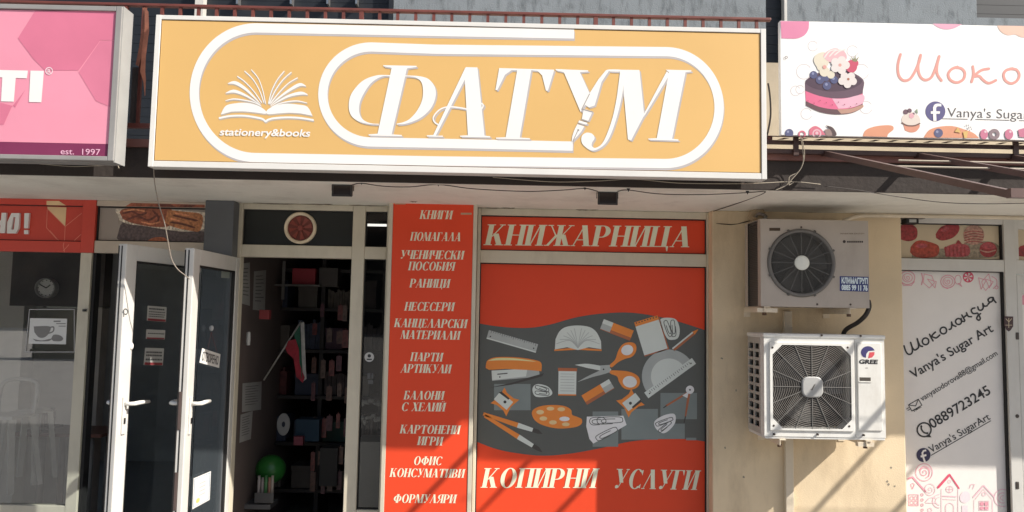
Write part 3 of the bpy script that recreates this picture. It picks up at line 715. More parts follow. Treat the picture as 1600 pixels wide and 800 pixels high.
sw = [((244, 168, 140), [spline([(1411, 193), (1436, 194), (1433, 204), (1424, 207), (1414, 204)], 4)]), ((250, 236, 224), [spline([(1409, 190), (1412, 180), (1424, 175), (1435, 181), (1437, 192), (1424, 197)], 5, True)]), ((120, 90, 104), [ell(1415, 175, 4), ell(1421, 173, 3.5), ell(1427, 178, 2)]), ((130, 96, 84), stroke(spline([(1409, 192), (1417, 196), (1428, 196.5), (1437, 193)], 4), 2.0)), ((248, 190, 200), [ell(1424, 181, 4)]), ((150, 170, 140), [[(1429, 174), (1433, 170), (1434, 178)]]),
      ((98, 100, 140), [ell(1233, 208, 6.5), ell(1466, 208, 7)]), ((160, 164, 196), [ell(1231, 206, 1.8), ell(1464, 206, 2)]), ((236, 130, 150), ringp(1253, 210, 6, 3.5, 16)+[spline([(1264, 211), (1265, 202), (1273, 197), (1282, 201), (1290, 211)], 4)]), ((250, 205, 214), ringp(1276, 209, 7, 5, 16)+[ell(1276, 208, 2.5)]),
      ((96, 76, 76), [spline([(1290, 196), (1300, 199), (1306, 207), (1306, 212), (1300, 212), (1297, 203)], 4)]), ((168, 142, 136), [spline([(1288, 203), (1296, 202), (1300, 212), (1290, 212)], 3)]),
      ((222, 130, 160), [ell(1537, 210, 6, 8), ell(1576, 210, 6.5, 8), spline([(1590, 203), (1606, 200), (1606, 214), (1592, 214)], 3)]), ((150, 128, 134), ringp(1553, 210, 8.5, 3.2, 20)), ((252, 214, 224), [ell(1539, 206, 2), ell(1578, 206, 2)]), ((240, 200, 120), [[(1491, 206), (1496, 199), (1501, 208)], [(1504, 206), (1512, 205), (1510, 216), (1506, 216)]]), ((140, 140, 146), [ell(1509+4*i % 9, 196+3*(i % 3), 1.0, n=8) for i in range(6)]), ((150, 140, 140), ringp(1228, 90, 2.4, 1.4, 8))]
for k, (c, ps) in enumerate(sw):
  for ps in ([[q] for q in ps] if len(ps) <= 3 else [ps]): flat('sweets_print', W_, ps, 0.0008+k*0.0002, vin('sweet %d %d %d' % c, *c), cs)

# ladder-like carrier below the white sign
fr = empty('sign_carrier', 'dark brown ladder frame under the white cake sign', 'frame', (2.0, -0.97, 2.56))
za, zbk = P(1400, 215.5, 1.03).z-0.003, P(1400, 226.5, 0.97).z
for a, b, c, d, e in ((1.03, 0.008, za-0.004, za, 0), (0.97, 0.012, zbk-0.003, zbk+0.010, 1), (0.97, 0.012, P(1400, 240.5, .97).z-0.006, P(1400, 240.5, .97).z+0.012, 1)):
    mb = MB(); mb.box(1.26, 3.3, -a-b, -a+b, (c-0.006 if e else c+.001), d); mb.build('rail', DRAIL, fr, bevel=0.002)
k = 0
x = P(1222, 214, 1.03).x
while x < 3.2:
    mb = MB(); q = [(x+a, -y, z) for y in (0.994, 1.0) for a, z in ((-.012, zbk+.009), (.016, zbk+.009), (.05, za-.001), (.022, za-.001))]; mb.hexa(q); mb.build('cross_bar', DRAIL, fr); x += 0.0925
for u in (1243, 1586):
    q = P(u, 230, 0.985); mb = MB(); mb.box(q.x-0.013, q.x+0.013, -0.995, -0.984, P(u, 244, .985).z, P(u, 214, .985).z); mb.build('hanger', DRAIL, fr)

# awning frame without its canvas
zpiv = P(1290, 238, 0.97).z
x1 = P(1290, 238, 0.97).x
best = min((abs(P(1576, 303, p).x-x1), p) for p in [1.2+i*0.01 for i in range(200)])[1]
qe = P(1578, 303, best)
aw = empty('awning_frame', 'bare brown awning frame without canvas jutting out below the white sign', 'awning', (x1+0.6, -1.0, 2.27))
arms = [x1+0.478*k for k in range(7)]
for x in arms:
    mb = MB(); mb.bar((x, -0.95, zpiv), (x+qe.x-x1, qe.y, qe.z), 0.022, 0.026); mb.build('arm', AWN, aw)
    mb = MB(); mb.bar((x-0.0, -0.985, zpiv-0.005), (x-0.01, -0.86, zpiv-0.012), 0.026, 0.02); mb.build('hinge', DRAIL, aw)
mb = MB(); mb.bar((qe.x-0.012, qe.y-0.012, qe.z), (4.6, qe.y-0.012, qe.z), 0.024, 0.03); mb.build('front_bar', AWN, aw)
def onarm(t): return (-0.95+(qe.y+0.95)*t, zpiv+(qe.z-zpiv)*t)
for t, dx in ((0.22, 0.22), (0.42, 0.0)):
    y_, z_ = onarm(t); mb = MB(); mb.tube([(x1+dx, y_, z_), (4.6, y_, z_)], 0.004, 6); mb.build('tie_rod', CABLEW, aw)

# ================================================================ bookshop doorway frame, transom and fan, narrow side light
F0 = FP(0.0)
dw = empty('doorway_frame', 'white bookshop doorway frame with a round extractor fan in its dark transom', 'door frame', (P(460, 400).x, 0, 0))
fx0, fx1, fx2, fx3, fx4 = P(374, 360).x, P(381, 360).x, P(552.5, 360).x, P(572, 360).x, P(606, 360).x
fx5 = P(617, 360).x
zt, zt1, zt0, zh = ZS-0.001, P(460, 329).z, P(460, 384).z, P(460, 403).z
zs0 = P(575, 795).z
mb = MB()
mb.fb(fx0, fx1, 0, zt, -0.03, 0.035); mb.fb(fx2, fx3, 0, zt, -0.03, 0.035); mb.fb(fx4, fx5, 0, zt, -0.03, 0.035)
for a, b in ((fx1, fx2), (fx3, fx4)):
    mb.fb(a, b, zt1, zt, -0.028, 0.033); mb.fb(a, b, zh, zt0, -0.028, 0.033)
mb.fb(fx3, fx4, zs0-0.07, zs0, -0.028, 0.033); mb.fb(fx3, fx4, 0.0, zs0-0.0705, -0.02, 0.02)
mb.build('frame', PVC, dw, bevel=0.004)
mb = MB()
for a, b, c, d in ((fx1, fx2, zt0, zt1), (fx3, fx4, zt0, zt1), (fx3, fx4, zs0, zh)):
    mb.frame(a, b, c, d, 0.006, 0.006, 0.006, -0.01, 0.012)
mb.build('seal', SEAL, dw)
mb = MB(); mb.fb(fx3+.005, fx4-.005, zs0+.005, zh-.005, -0.006, -0.002); mb.build('side_pane', GL_DK, dw)
mb = MB(); mb.fb(fx3+.005, fx4-.005, zt0+.005, zt1-.005, -0.006, -0.002); mb.build('transom_pane', GL_DK, dw)
mb = MB(); mb.fb(fx1+.005, fx2-.005, zt0+.005, zt1-.005, -0.008, -0.002); mb.build('transom_panel', M('black green panel', (0.012, 0.014, 0.012), 0.35, var=0.3, scale=2), dw)
fc = P(470, 356.5); fr_ = (P(495, 356).x-P(445, 356).x)/2
mb = MB(); mb.lathe(fc.x, fc.z, [(fr_*0.80, 0.0), (fr_*0.80, 0.012), (fr_*0.84, 0.022), (fr_*0.93, 0.027), (fr_, 0.018), (fr_, -0.001)], 48)
fan_ = mb.build('extractor_fan', M('yellowed plastic', sh(158, 146, 126), 0.4, dirt=0.3), dw, smooth=True)
mb = MB(); mb.lathe(fc.x, fc.z, [(0.0001, 0.004), (fr_*0.8, 0.004)], 40); mb.build('fan_disc', M('red brown plastic', sh(74, 32, 25), 0.5, var=0.2, scale=30), fan_)
for k in range(8):
    a = R(k*45+12); mb = MB()
    pts = [(fr_*0.16, -0.12), (fr_*0.72, -0.2), (fr_*0.72, 0.2), (fr_*0.16, 0.12)]
    q = [(fc.x+r*math.cos(a+t), -0.008-(0.004 if t > 0 else 0), fc.z+r*math.sin(a+t)) for r, t in pts]
    q2 = [(a_, b_+0.002, c_) for a_, b_, c_ in q]
    mb.hexa(q2+q); mb.build('fan_blade', M('dull red blade', sh(92, 40, 32), 0.5), fan_)
mb = MB(); mb.lathe(fc.x, fc.z, [(fr_*0.17, 0.005), (fr_*0.16, 0.016), (0.0001, 0.018)], 20); mb.build('fan_hub', M('dull red blade', sh(92, 40, 32), 0.5), fan_)
st = P(577, 558); flat('round_sticker', F0, [ell(577, 558, 7.5, n=24)], 0.0, PAPER, dw); flat('sticker_mark', F0, [ell(577, 556, 2.8, n=10), rect(573, 560.5, 581, 562.5)], 0.001, BLKP, dw)
flat('sticker_lettering', F0, [rect(574, 583, 579, 592), rect(580.5, 583, 583, 592), rect(575, 594, 583, 600)], 0.0, M('grey print', (0.12, 0.12, 0.12), 0.6), dw)

# ================================================================ red column banner
BP = 0.15
BPl = FP(BP)
bx0, bx1 = (P(613.5, 330, BP).x+P(600, 780, BP).x)/2, (P(742, 330, BP).x+P(729, 780, BP).x)/2
bz1 = P(680, 316.5, BP).z
cb = empty('column_banner', 'tall red banner listing stationery goods in white slanted capitals', 'banner', ((bx0+bx1)/2, -BP+0.06, 0))
mb = MB(); mb.fb(bx0-0.018, bx1+0.018, 0.0, bz1-0.001, 0.036, BP-0.004); mb.build('box', PVC, cb, bevel=0.003)
mb = MB(); mb.frame(bx0-0.022, bx1+0.022, 0.0, bz1, 0.024, 0.006, 0.02, BP-0.02, BP+0.004); mb.build('frame', PVC, cb, bevel=0.002)
mb = MB(); mb.fb(bx0+0.003, bx1-0.003, 0.021, bz1-0.007, BP-0.003, BP); mb.build('face', RED, cb)
for t, u0, u1, v, sl in (('КНИГИ', 656, 708, 342.0, .6), ('ПОМАГАЛА', 641, 722, 376.0, .8), ('УЧЕНИЧЕСКИ', 625, 726, 404.2, 1.2), ('ПОСОБИЯ', 638, 712, 422.2, .8), ('РАНИЦИ', 640, 704, 449, .7), ('НЕСЕСЕРИ', 632, 711, 485.2, .8), ('КАНЦЕЛАРСКИ', 616, 731, 511, 1.6), ('МАТЕРИАЛИ', 626, 720, 529.3, 1.4),
                         ('ПАРТИ', 641, 693, 564, .8), ('АРТИКУЛИ', 626, 706, 582, 1.2), ('БАЛОНИ', 631, 695, 624, .6), ('С ХЕЛИЙ', 627, 697, 642, .8), ('КАРТОНЕНИ', 625, 720, 677, 1.3), ('ИГРИ', 652, 693, 695.3, .7), ('ОФИС', 646, 692, 726.4, .4), ('КОНСУМАТИВИ', 609, 727, 745, 1.4), ('ФОРМУЛЯРИ', 614, 714, 785.5, .6)):
    flat('lettering', BPl, serif(t, (u0, v), (u1-3, v+sl), 13.4, 0.2, 0.10), 0.0012, PRINT, cb)
flat('tape', BPl, [rect(617, 316.8, 634, 319.5)], 0.0012, M('yellowed tape', (0.5, 0.32, 0.2), 0.4), cb)
flat('tape', BPl, [rect(720, 332.5, 737, 335.5)], 0.0012, M('yellowed tape', (0.5, 0.32, 0.2), 0.4), cb)

# ================================================================ poster window
pw = empty('shop_window', 'white framed bookshop window covered by a red poster of drawn stationery', 'window', (P(920, 600).x, 0, 0))
gx0, gx1 = (P(751, 345).x+P(743, 790).x)/2, (P(1101.3, 350).x+P(1104, 790).x)/2
gz = [P(925, 340).z, P(925, 394.6).z, P(925, 414).z]
mb = MB(); mb.fb(fx5+0.0+ (bx1+0.02-fx5), gx0, 0, zt, -0.03, 0.034); mb.fb(gx1, wx0+0.001, 0, zt, -0.03, 0.034)
mb.fb(gx0, gx1, gz[0], zt, -0.028, 0.032); mb.fb(gx0, gx1, gz[2], gz[1], -0.028, 0.032); mb.fb(gx0, gx1, 0.0, 0.28, -0.028, 0.032)
mb.build('frame', PVC, pw, bevel=0.004)
mb = MB(); mb.frame(gx0, gx1, gz[1], gz[0], 0.005, 0.006, 0.006, -0.01, 0.010); mb.frame(gx0, gx1, 0.28, gz[2], 0.006, 0.006, 0.006, -0.01, 0.010); mb.build('seal', SEAL, pw)
mb = MB(); mb.fb(gx0+.004, gx1-.004, gz[1]+.005, gz[0]-.005, -0.008, -0.002); mb.build('header_panel', RED, pw)
mb = MB(); mb.fb(gx0+.004, gx1-.004, 0.285, gz[2]-.005, -0.008, -0.002); mb.build('poster', RED, pw)
flat('lettering', F0, serif('КНИЖАРНИЦА', (758, 383), (1076, 386.3), 32.5, 0.2, 0.11), 0.0, PRINT, pw)
flat('lettering', F0, serif('КОПИРНИ', (753, 762), (929, 762.5), 30.5, 0.2, 0.11)+serif('УСЛУГИ', (958, 763), (1087, 765.5), 30.5, 0.2, 0.11), 0.0, PRINT, pw)
top = spline([(747, 505), (770, 509), (800, 512), (830, 512), (860, 507), (900, 496), (940, 490), (985, 488.5), (1030, 495), (1065, 504), (1102, 516)], 6)
bot = spline([(1102.5, 690), (1070, 686), (1030, 686), (985, 690), (940, 700), (890, 709), (845, 712), (800, 707), (770, 700), (744.5, 690)], 6)
flat('dark_wave', F0, [top+bot], -0.0012, CHAR, pw)
OR = M('orange print', sh(160, 94, 38), 0.45, var=0.05); LG = M('light grey print', sh(146, 151, 147), 0.45, var=0.04); MG = M('mid grey print', sh(120, 124, 122), 0.45); DG = M('slate print', sh(86, 93, 92), 0.45); DK = M('near black print', sh(44, 42, 40), 0.45); PW_ = M('poster white', sh(172, 176, 176), 0.45); BR = M('brown print', sh(122, 70, 44), 0.45)
dk = [0]
def draw(name, parts, base=-0.0002):
    for i, (m, ps) in enumerate(parts): flat(name, F0, ps, base+i*0.0004, m, pw)
def rot(pts, c, a):
    cs_, sn = math.cos(R(a)), math.sin(R(a)); return [(c[0]+x*cs_-y*sn, c[1]+x*sn+y*cs_) for x, y in pts]
def rl(c, a, x0, y0, x1, y1): return rot(rect(x0, y0, x1, y1), c, a)
for q in (rect(772, 600, 829, 641), rect(926, 643, 966, 698), rect(971, 639, 1028, 687), rect(1032, 614, 1089, 655), rect(1028, 662, 1070, 686), rect(1072, 684, 1088, 688)): draw('grey_square', [(DG, [q])], -0.0008)
c = (800.5, 533.5)
draw('ruler_drawing', [(MG, [rl(c, 16, -40, -7, 40, 7)]), (LG, [rl(c, 16, -40, 5, 40, 7)]), (DK, [rl(c, 16, -36+i*3.6, -7, -35.4+i*3.6, -7+(4 if i % 5 == 0 else 2.4)) for i in range(21)]+[ell(*rot([(-35, 2)], c, 16)[0], 1.2, n=8), ell(*rot([(35, 1)], c, 16)[0], 1.2, n=8)])])
draw('book_drawing', [(OR, [[(866, 546), (902, 543), (940, 546), (940, 548.5), (902, 546.5), (866, 548.5)]]), (LG, [[(867, 546)]+spline([(868, 530), (874, 518), (884, 511), (902, 508.5), (921, 511), (932, 519), (939, 533)], 4)+[(939.5, 545.5), (920, 542.5), (903, 547), (886, 542.5)]]),
     (MG, [q for k in range(13) if k != 6 for q in stroke(spline([(903, 544), (903+(k-6)*2.2, 530-abs(k-6)*-.3), (903+(k-6)*5.6, 512+abs(k-6)**1.7*1.2)], 4), 0.9)])])
def eraser(c, a, flip):
    draw('eraser_drawing', [(BR, [rl(c, a, -25, 2, 25, 9)]), (OR, [rot([(-25, -8), (25, -8), (25, 4), (-25, 4)], c, a)]), (MG, [rl(c, a, -25 if flip else 9, -8, -9 if flip else 25, 8)]), (LG, [rl(c, a, -25 if flip else 9, -8, -9 if flip else 25, -1)])])
eraser((964, 515), 21, True); eraser((934, 612), -31, False)
c = (1017, 524)
draw('notepad_drawing', [(BR, [rl(c, -17, -19, -24, 21, 29)]), (LG, [rl(c, -17, -19, -22, 19, 27)]), (OR, [rl(c, -17, -19, -27, 19, -20)]), (DK, [ell(*rot([(-16+i*4.6, -25)], c, -17)[0], 1.1, n=8) for i in range(8)])])
c = (886.5, 596)
draw('notepad_drawing', [(LG, [rl(c, 1, -14, -19, 14, 21)]), (BR, [rl(c, 1, -15, -21, 15, -16)]), (MG, [rl(c, 1, -11, -12+i*4.4, 11, -11.2+i*4.4) for i in range(7)]), (OR, [rl(c, 1, -14, 20, 14, 22)])])
c = (833, 589)
draw('stapler_drawing', [(DK, [[(764, 606), (800, 598), (850, 583), (847, 588), (800, 601)]]), (MG, [[(768, 581), (842, 576), (843, 585), (825, 590), (769, 595)]]), (LG, [[(768, 579), (824, 576), (822, 588), (769, 594)]]), (OR, [[(759, 575)]+spline([(759, 572), (762, 563), (776, 558), (810, 558.5), (838, 563), (846, 568), (846, 580)], 4)+[(824, 578), (790, 576.5), (764, 578)]]), (M('pale orange print', sh(206, 156, 112), 0.45), [spline([(762, 564), (776, 559.5), (806, 560), (838, 565), (806, 563), (776, 563)], 3)]), (DK, [[(777, 584), (793, 582.5), (793, 584), (777, 585.5)], ell(781, 589, 1.2, n=8)])])
draw('scissors_drawing', [(LG, [spline([(898, 570), (920, 568.5), (952, 575), (953, 580), (944, 580), (918, 575)], 4)]), (MG, [spline([(902, 597), (922, 586), (946, 576), (951, 582), (926, 589)], 4)]),
     (OR, [spline([(953, 570), (961, 562), (966, 548), (973, 538), (984, 534.5), (993, 538), (994, 548), (988, 557), (976, 561), (966, 566), (956, 574)], 4, True), spline([(953, 579), (968, 579), (984, 581), (996, 587), (1000, 596), (996, 605), (985, 609), (974, 606), (967, 596), (964, 588), (954, 584)], 4, True)]),
     (PW_, [ell(980, 547, 9.5, 8, rot=-18), ell(984, 596.5, 11, 9, rot=8)]), (MG, [[(938, 571), (953, 570), (953, 582), (938, 582)]]), (DK, [ell(943, 577, 1.4, n=8)])])
def clip(cx, cy, w_, h_, a):
    out = []
    for i in range(len(pts_ := rot([(w_/2, -h_*.1), (w_/2, h_/2-w_*.4), (0, h_/2), (-w_/2, h_/2-w_*.4), (-w_/2, -h_/2+w_*.5), (0, -h_/2), (w_*.36, -h_/2+w_*.4), (w_*.36, h_*.22), (0, h_*.34), (-w_*.22, h_*.2), (-w_*.22, -h_*.2)], (cx, cy), a))-1): pass
    return stroke(spline(pts_, 4), 1.1)
draw('clip_pack_drawing', [(LG, [spline([(1033, 498), (1046, 496.5), (1057, 500), (1062, 514), (1060, 527), (1052, 531), (1042, 528), (1032, 506)], 4, True)]), (CHAR, clip(1044, 513, 7, 26, -20)+clip(1052, 513, 7, 26, -4))])
draw('clip_pack_drawing', [(LG, [spline([(834, 603), (842, 600), (856, 604), (863, 613), (858, 619), (838, 620), (832, 611)], 4, True)]), (CHAR, clip(847, 607, 6, 22, -72)+clip(847, 614, 6, 22, -84))])
draw('clip_pack_drawing', [(PW_, [spline([(1040, 648), (1054, 647), (1055, 660), (1046, 672), (1036, 677), (1026, 671), (1022, 662), (1026, 655)], 4, True)]), (CHAR, clip(1038, 659, 6, 28, 70)+clip(1039, 667, 5, 24, 52))])
draw('clip_pack_drawing', [(PW_, [[(917, 651), (974, 649.5), (979, 664), (952, 680), (927, 693), (921, 686), (916, 666)]]), (CHAR, clip(934, 658, 11, 26, 88)+clip(953, 657, 10, 40, 88)+clip(948, 678, 9, 36, 64))])
c = (1076, 532)
draw('pencil_drawing', [(BR, [rl((1072, 530), -39, -26, -3, 15, 3)]), (LG, [rl((1072, 530), -39, -26, -3, 15, -.6)]), (OR, [rot([(15, -3), (24, -.5), (24, .5), (15, 3)], (1072, 530), -39)])])
a0 = -36
pc = (1045, 588)
draw('protractor_drawing', [(MG, [[rot([(42*math.cos(R(t)), 42*math.sin(R(t)))], pc, a0)[0] for t in range(180, 361, 8)]+rot([(36, 8), (-36, 8)], pc, a0)]), (LG, [[rot([(28*math.cos(R(t)), 28*math.sin(R(t)))], pc, a0)[0] for t in range(180, 361, 10)], rl(pc, a0, -46, -2, 46, 9)]), (DK, [rl(pc, a0, -38+i*3.8, 0, -37.3+i*3.8, 3 if i % 2 else 4.5) for i in range(21)]+[ell(*rot([(-40, 4)], pc, a0)[0], 1.2, n=8), ell(*rot([(40, 4)], pc, a0)[0], 1.2, n=8)]), (MG, [rot([(38*math.cos(R(t)), 38*math.sin(R(t))), (38*math.cos(R(t+1)), 38*math.sin(R(t+1))), (34*math.cos(R(t+1)), 34*math.sin(R(t+1))), (34*math.cos(R(t)), 34*math.sin(R(t)))], pc, a0) for t in range(190, 352, 9)])])
for c, a in (((789, 628), 40), ((985, 630), -38)):
    draw('sharpener_drawing', [(OR, [rot([(-15, -17), (-7, -13), (7, -13), (15, -17), (12, 0), (16, 16), (7, 12), (-7, 12), (-16, 16), (-12, 0)], c, a+(0 if a > 0 else 0))]), (LG, [rot([(-8, -16), (8, -16), (8, 10), (-8, 10)], c, a-90+(0 if a > 0 else 180))]), (DK, [ell(c[0], c[1], 2.4, n=10), rot([(5, -17), (9, -15), (9, 2), (6, 2)], c, a-90+(0 if a > 0 else 180))])])
draw('palette_drawing', [(OR, [spline([(831, 645), (838, 637), (856, 633), (880, 634), (892, 640), (894, 648), (901, 651), (909, 655), (908, 663), (896, 668), (872, 669.5), (850, 665), (836, 657)], 5, True)]), (M('tan print', sh(182, 138, 100), 0.45), [ell(844, 644, 6, 3.6), ell(860, 638.5, 6, 3), ell(877, 639.5, 6, 3.2), ell(849, 654, 6, 3.4), ell(864, 660, 6, 3.4), ell(884, 663, 6, 3)]), (PW_, [ell(882, 654.5, 8, 3.6)])])
for tip, tail in (((848, 677), (755, 647)), ((848, 706), (757, 650))):
    dx, dy = tip[0]-tail[0], tip[1]-tail[1]; L_ = math.hypot(dx, dy); ang = math.degrees(math.atan2(dy, dx))
    draw('brush_drawing', [(OR, [rot([(0, -3), (L_*.62, -4), (L_*.62, 4), (0, 2)], tail, ang)]), (LG, [rot([(L_*.58, -4), (L_*.84, -3), (L_*.84, 3), (L_*.58, 4)], tail, ang)]), (DK, [rot([(L_*.83, -3.2), (L_*.92, -3.4), (L_, 1), (L_*.92, 3), (L_*.83, 3.2)], tail, ang)])])
draw('compass_drawing', [(BR, stroke([(1077, 612), (1041, 634)], 2.8)+stroke([(1077, 612), (1071, 651)], [4.5, 2.2])), (PW_, [ell(1078, 609, 6.5), [(1066, 618), (1076, 612), (1074, 622)]]), (DK, stroke([(1041, 634), (1037, 637)], 1.6)+stroke([(1071, 651), (1069, 660)], 1.8)+[ell(1078, 609, 1.5, n=8)])])

# ================================================================ cafe front: red sign, croissant transom, window, open doorway
rs = empty('shop_sign', 'red cafe sign with pale raised lettering НО! over the left window', 'sign', (P(60, 390).x, -0.03, P(60, 392).z))
RS = M('brick red panel', sh(140, 46, 35), 0.5, var=0.06, dirt=0.1, dirtcol=(0.1, 0.03, 0.02))
lx0, lx1, lx2 = -3.75, P(132, 350).x, P(152.5, 350).x
rz1, rzi1, rzi0, rz0 = P(70, 312).z, P(70, 321).z, P(70, 377).z, P(70, 394).z
mb = MB(); mb.fb(lx1, lx2, rz0, rz1, -0.02, 0.032); mb.fb(lx0, lx1, rzi1, rz1, -0.02, 0.03); mb.fb(lx0, lx1, rz0, rzi0, -0.02, 0.03); mb.build('frame', RS, rs, bevel=0.003)
mb = MB(); mb.fb(lx0, lx1, rzi0, rzi1, -0.02, 0.004); mb.build('panel', RS, rs)
mb = MB(); mb.frame(lx0, lx1, rzi0, rzi1, 0.006, 0.006, 0.006, 0.0, 0.01); mb.build('seal', M('maroon seal', (0.05, 0.012, 0.01), 0.6), rs)
BE = M('beige print', sh(172, 138, 104), 0.5); PKL = M('dull rose line print', sh(172, 96, 80), 0.5)
flat('beige_arrow', FP(0.004), [[(74, 323), (104, 324), (102, 354), (75, 327)]], 0.001, BE, rs)
flat('beige_arrow', FP(0.03), [[(73, 314), (92, 314), (103, 321), (73, 320.5)]], 0.001, BE, rs)
flat('line_pattern', FP(0.004), stroke([(74, 326), (102, 354), (128, 333)], .9, caps=False)+stroke([(74, 328), (73, 356), (89, 374)], .9, caps=False)+stroke([(102, 354), (101, 376)], .9, caps=False)+stroke([(127, 366), (116, 376)], .9, caps=False)+stroke([(78, 360), (92, 376)], .7, caps=False), 0.0016, PKL, rs)
flat('line_pattern', FP(0.03), stroke([(100, 379), (99, 384), (101, 394)], .9, caps=False)+stroke([(131, 378), (130, 393)], .8, caps=False)+stroke([(99, 392), (108, 382)], .8, caps=False), 0.001, PKL, rs)
HO = [[[(-8, 333), (-1, 333), (-3, 364), (-9, 364)], [(-3.5, 345), (6, 345), (5.5, 352), (-4, 352)], [(5, 333), (12, 333), (10, 364.5), (2, 364.5)]],
      [[(21, 334), (33, 334), (33, 341), (24, 341)], [(25, 334), (33, 334), (30, 366), (13, 364.5), (14, 358), (16, 340)]],
      [[(40.5, 333.5), (48, 333.5), (46, 357), (40, 357)], [(40, 360), (46, 360), (46, 366), (40, 366)]]]
LET = M('pale raised letters', sh(186, 174, 158), 0.5)
flat('lettering', FP(0.004), HO[0], 0.016, LET, rs, thick=0.016)
flat('lettering', FP(0.004), [[(20.5, 333.5), (33, 333.5), (32.6, 339.5), (23, 339.5)], [(20.5, 333.5), (23, 339.5), (20, 359), (13.2, 365), (14, 347)], [(13.2, 365), (20, 359), (25, 359), (27, 365)], [(27, 365), (24, 359), (26.4, 339.5), (32.6, 339.5), (31.5, 357)]], 0.016, LET, rs, thick=0.016)
for q in HO[2]: flat('lettering', FP(0.004), [q], 0.016, LET, rs, thick=0.016)

tr = empty('transom_poster', 'transom panel above the cafe door printed with pastries on a doily', 'poster', (P(240, 380).x, 0, P(240, 380).z))
tx1 = P(323, 350).x
tz1, tzi1, tzi0, tz0 = P(235, 315.5).z, P(235, 324).z, P(235, 378).z, P(235, 397).z
mb = MB(); mb.fb(lx2+.001, tx1, tzi1, tz1, -0.02, 0.026); mb.fb(lx2+.001, tx1, tz0, tzi0, -0.02, 0.026); mb.build('frame', M('greyish white frame', sh(132, 122, 110), 0.5, dirt=0.2), tr, bevel=0.003)
mb = MB(); mb.fb(lx2+.001, tx1, tzi0, tzi1, -0.02, 0.0); mb.build('panel', M('grey beige print ground', sh(112, 104, 97), 0.5, var=0.1, scale=2), tr)
mb = MB(); mb.frame(lx2+.002, tx1-.001, tzi0, tzi1, 0.008, 0.008, 0.006, 0.0, 0.012); mb.build('seal', SEAL, tr)
def vs(name, *c): return M(name, sh(*c), 0.5, var=0.5, scale=55, dirt=.5, dirtcol=(.10, .055, .035), dscale=22)
def trd(name, ps, off, m): flat(name, F0, ps, off, m, tr)
trd('shadow_print', [spline([(188, 352), (200, 345), (240, 356), (320, 362), (320, 377), (196, 377), (184, 366)], 4)], 0.0004, vs('mauve brown print', 66, 56, 56))
dl = spline([(184, 335), (181, 329), (196, 326), (320, 332), (320, 357), (290, 362), (255, 358), (225, 353), (200, 350), (186, 344)], 3)
trd('doily_print', [dl], 0.0008, vs('doily print', 164, 150, 136))
trd('doily_print', [q for k in range(22) for q in stroke([(186+k*5.0, 340+k*.75), (186+k*4.9, 350+k*.5)], .8, caps=False)], 0.0012, vs('doily line print', 96, 84, 76))
trd('pastry_print', [spline([(187, 332), (196, 326), (240, 325), (268, 327), (268, 345), (262, 354), (235, 354), (205, 348), (192, 342)], 4)], 0.0016, vs('dark pastry print', 112, 62, 44))
trd('pastry_print', [spline([(262, 328), (290, 331), (316, 336), (313, 360), (300, 361), (272, 355), (258, 348)], 4)], 0.0018, vs('golden pastry print', 136, 88, 56))
trd('pastry_print', [q for pts in ([(192, 334), (206, 330), (218, 336), (230, 332)], [(200, 343), (215, 338), (232, 344), (246, 336)], [(238, 328), (248, 340), (244, 350)], [(270, 336), (290, 341), (310, 345)], [(266, 347), (285, 350), (305, 356)]) for q in stroke(spline(pts, 4), [0.8]+[3.2]*(len(spline(pts, 4))-2)+[.8])], 0.0022, vs('crust print', 76, 40, 32))
trd('pastry_print', [q for pts in ([(194, 330), (210, 327.5), (226, 330)], [(222, 347), (236, 350), (250, 347)], [(275, 333), (295, 337)], [(268, 342), (280, 345)]) for q in stroke(spline(pts, 4), 2.6)], 0.0026, vs('glaze print', 160, 104, 74))
trd('pastry_print', [spline([(228, 378), (240, 371.5), (256, 371), (264, 377.5)], 4)], 0.0010, vs('orange crust print', 128, 72, 48))
flat('pastry_print', FP(0.026), [[(205, 317), (320, 320), (320, 324.5), (196, 322.5)]], 0.0008, vs('dark pastry print', 112, 62, 44), tr)
flat('pastry_print', FP(0.026), [[(248, 318.5), (266, 319), (275, 323.4), (246, 322.6)], [(283, 319.5), (305, 320.5), (300, 324), (280, 323.5)]], 0.0012, vs('crust print', 76, 40, 32), tr)

cw_ = empty('cafe_window', 'white framed cafe window with a coffee cup notice taped inside', 'window', (P(60, 700).x, 0, 0))
wl0, wl1 = P(120, 560).x, P(137.5, 560).x
wzb = P(50, 788).z
mb = MB(); mb.fb(wl0, wl1, 0, rz0-.001, -0.03, 0.03); mb.fb(lx0, wl0, wzb-0.12, wzb, -0.028, 0.028); mb.fb(lx0-0.08, lx0, 0, rz0-.001, -0.03, 0.03); mb.fb(lx0, wl0, 0, wzb-0.121, -0.02, 0.02); mb.build('frame', PVC, cw_, bevel=0.003)
mb = MB(); mb.fb(wl1+.001, wl1+0.02, 0, rz0-.001, -0.05, 0.012); mb.build('seal', SEAL, cw_)
mb = MB(); mb.fb(lx0, wl0, wzb, rz0-.001, -0.004, 0.0); mb.build('pane', GL_W, cw_)
q = P(133.5, 485, 0.03); mb = MB(); mb.bar((q.x-.012, -0.03, q.z), (q.x+.01, -0.045, q.z), 0.014, 0.014); mb.build('door_stop', BLACK, cw_)
nf = FP(0.004)
flat('notice_holder', nf, stroke([(46, 483.5), (116, 483.5), (116, 550), (40, 550)], 1.1, True), 0.0, M('clear acrylic edge', (0.45, 0.44, 0.43), 0.3), cw_)
no = flat('coffee_notice', nf, [[(47, 497), (105, 498), (103, 538), (45, 537)]], 0.001, PAPER, cw_)
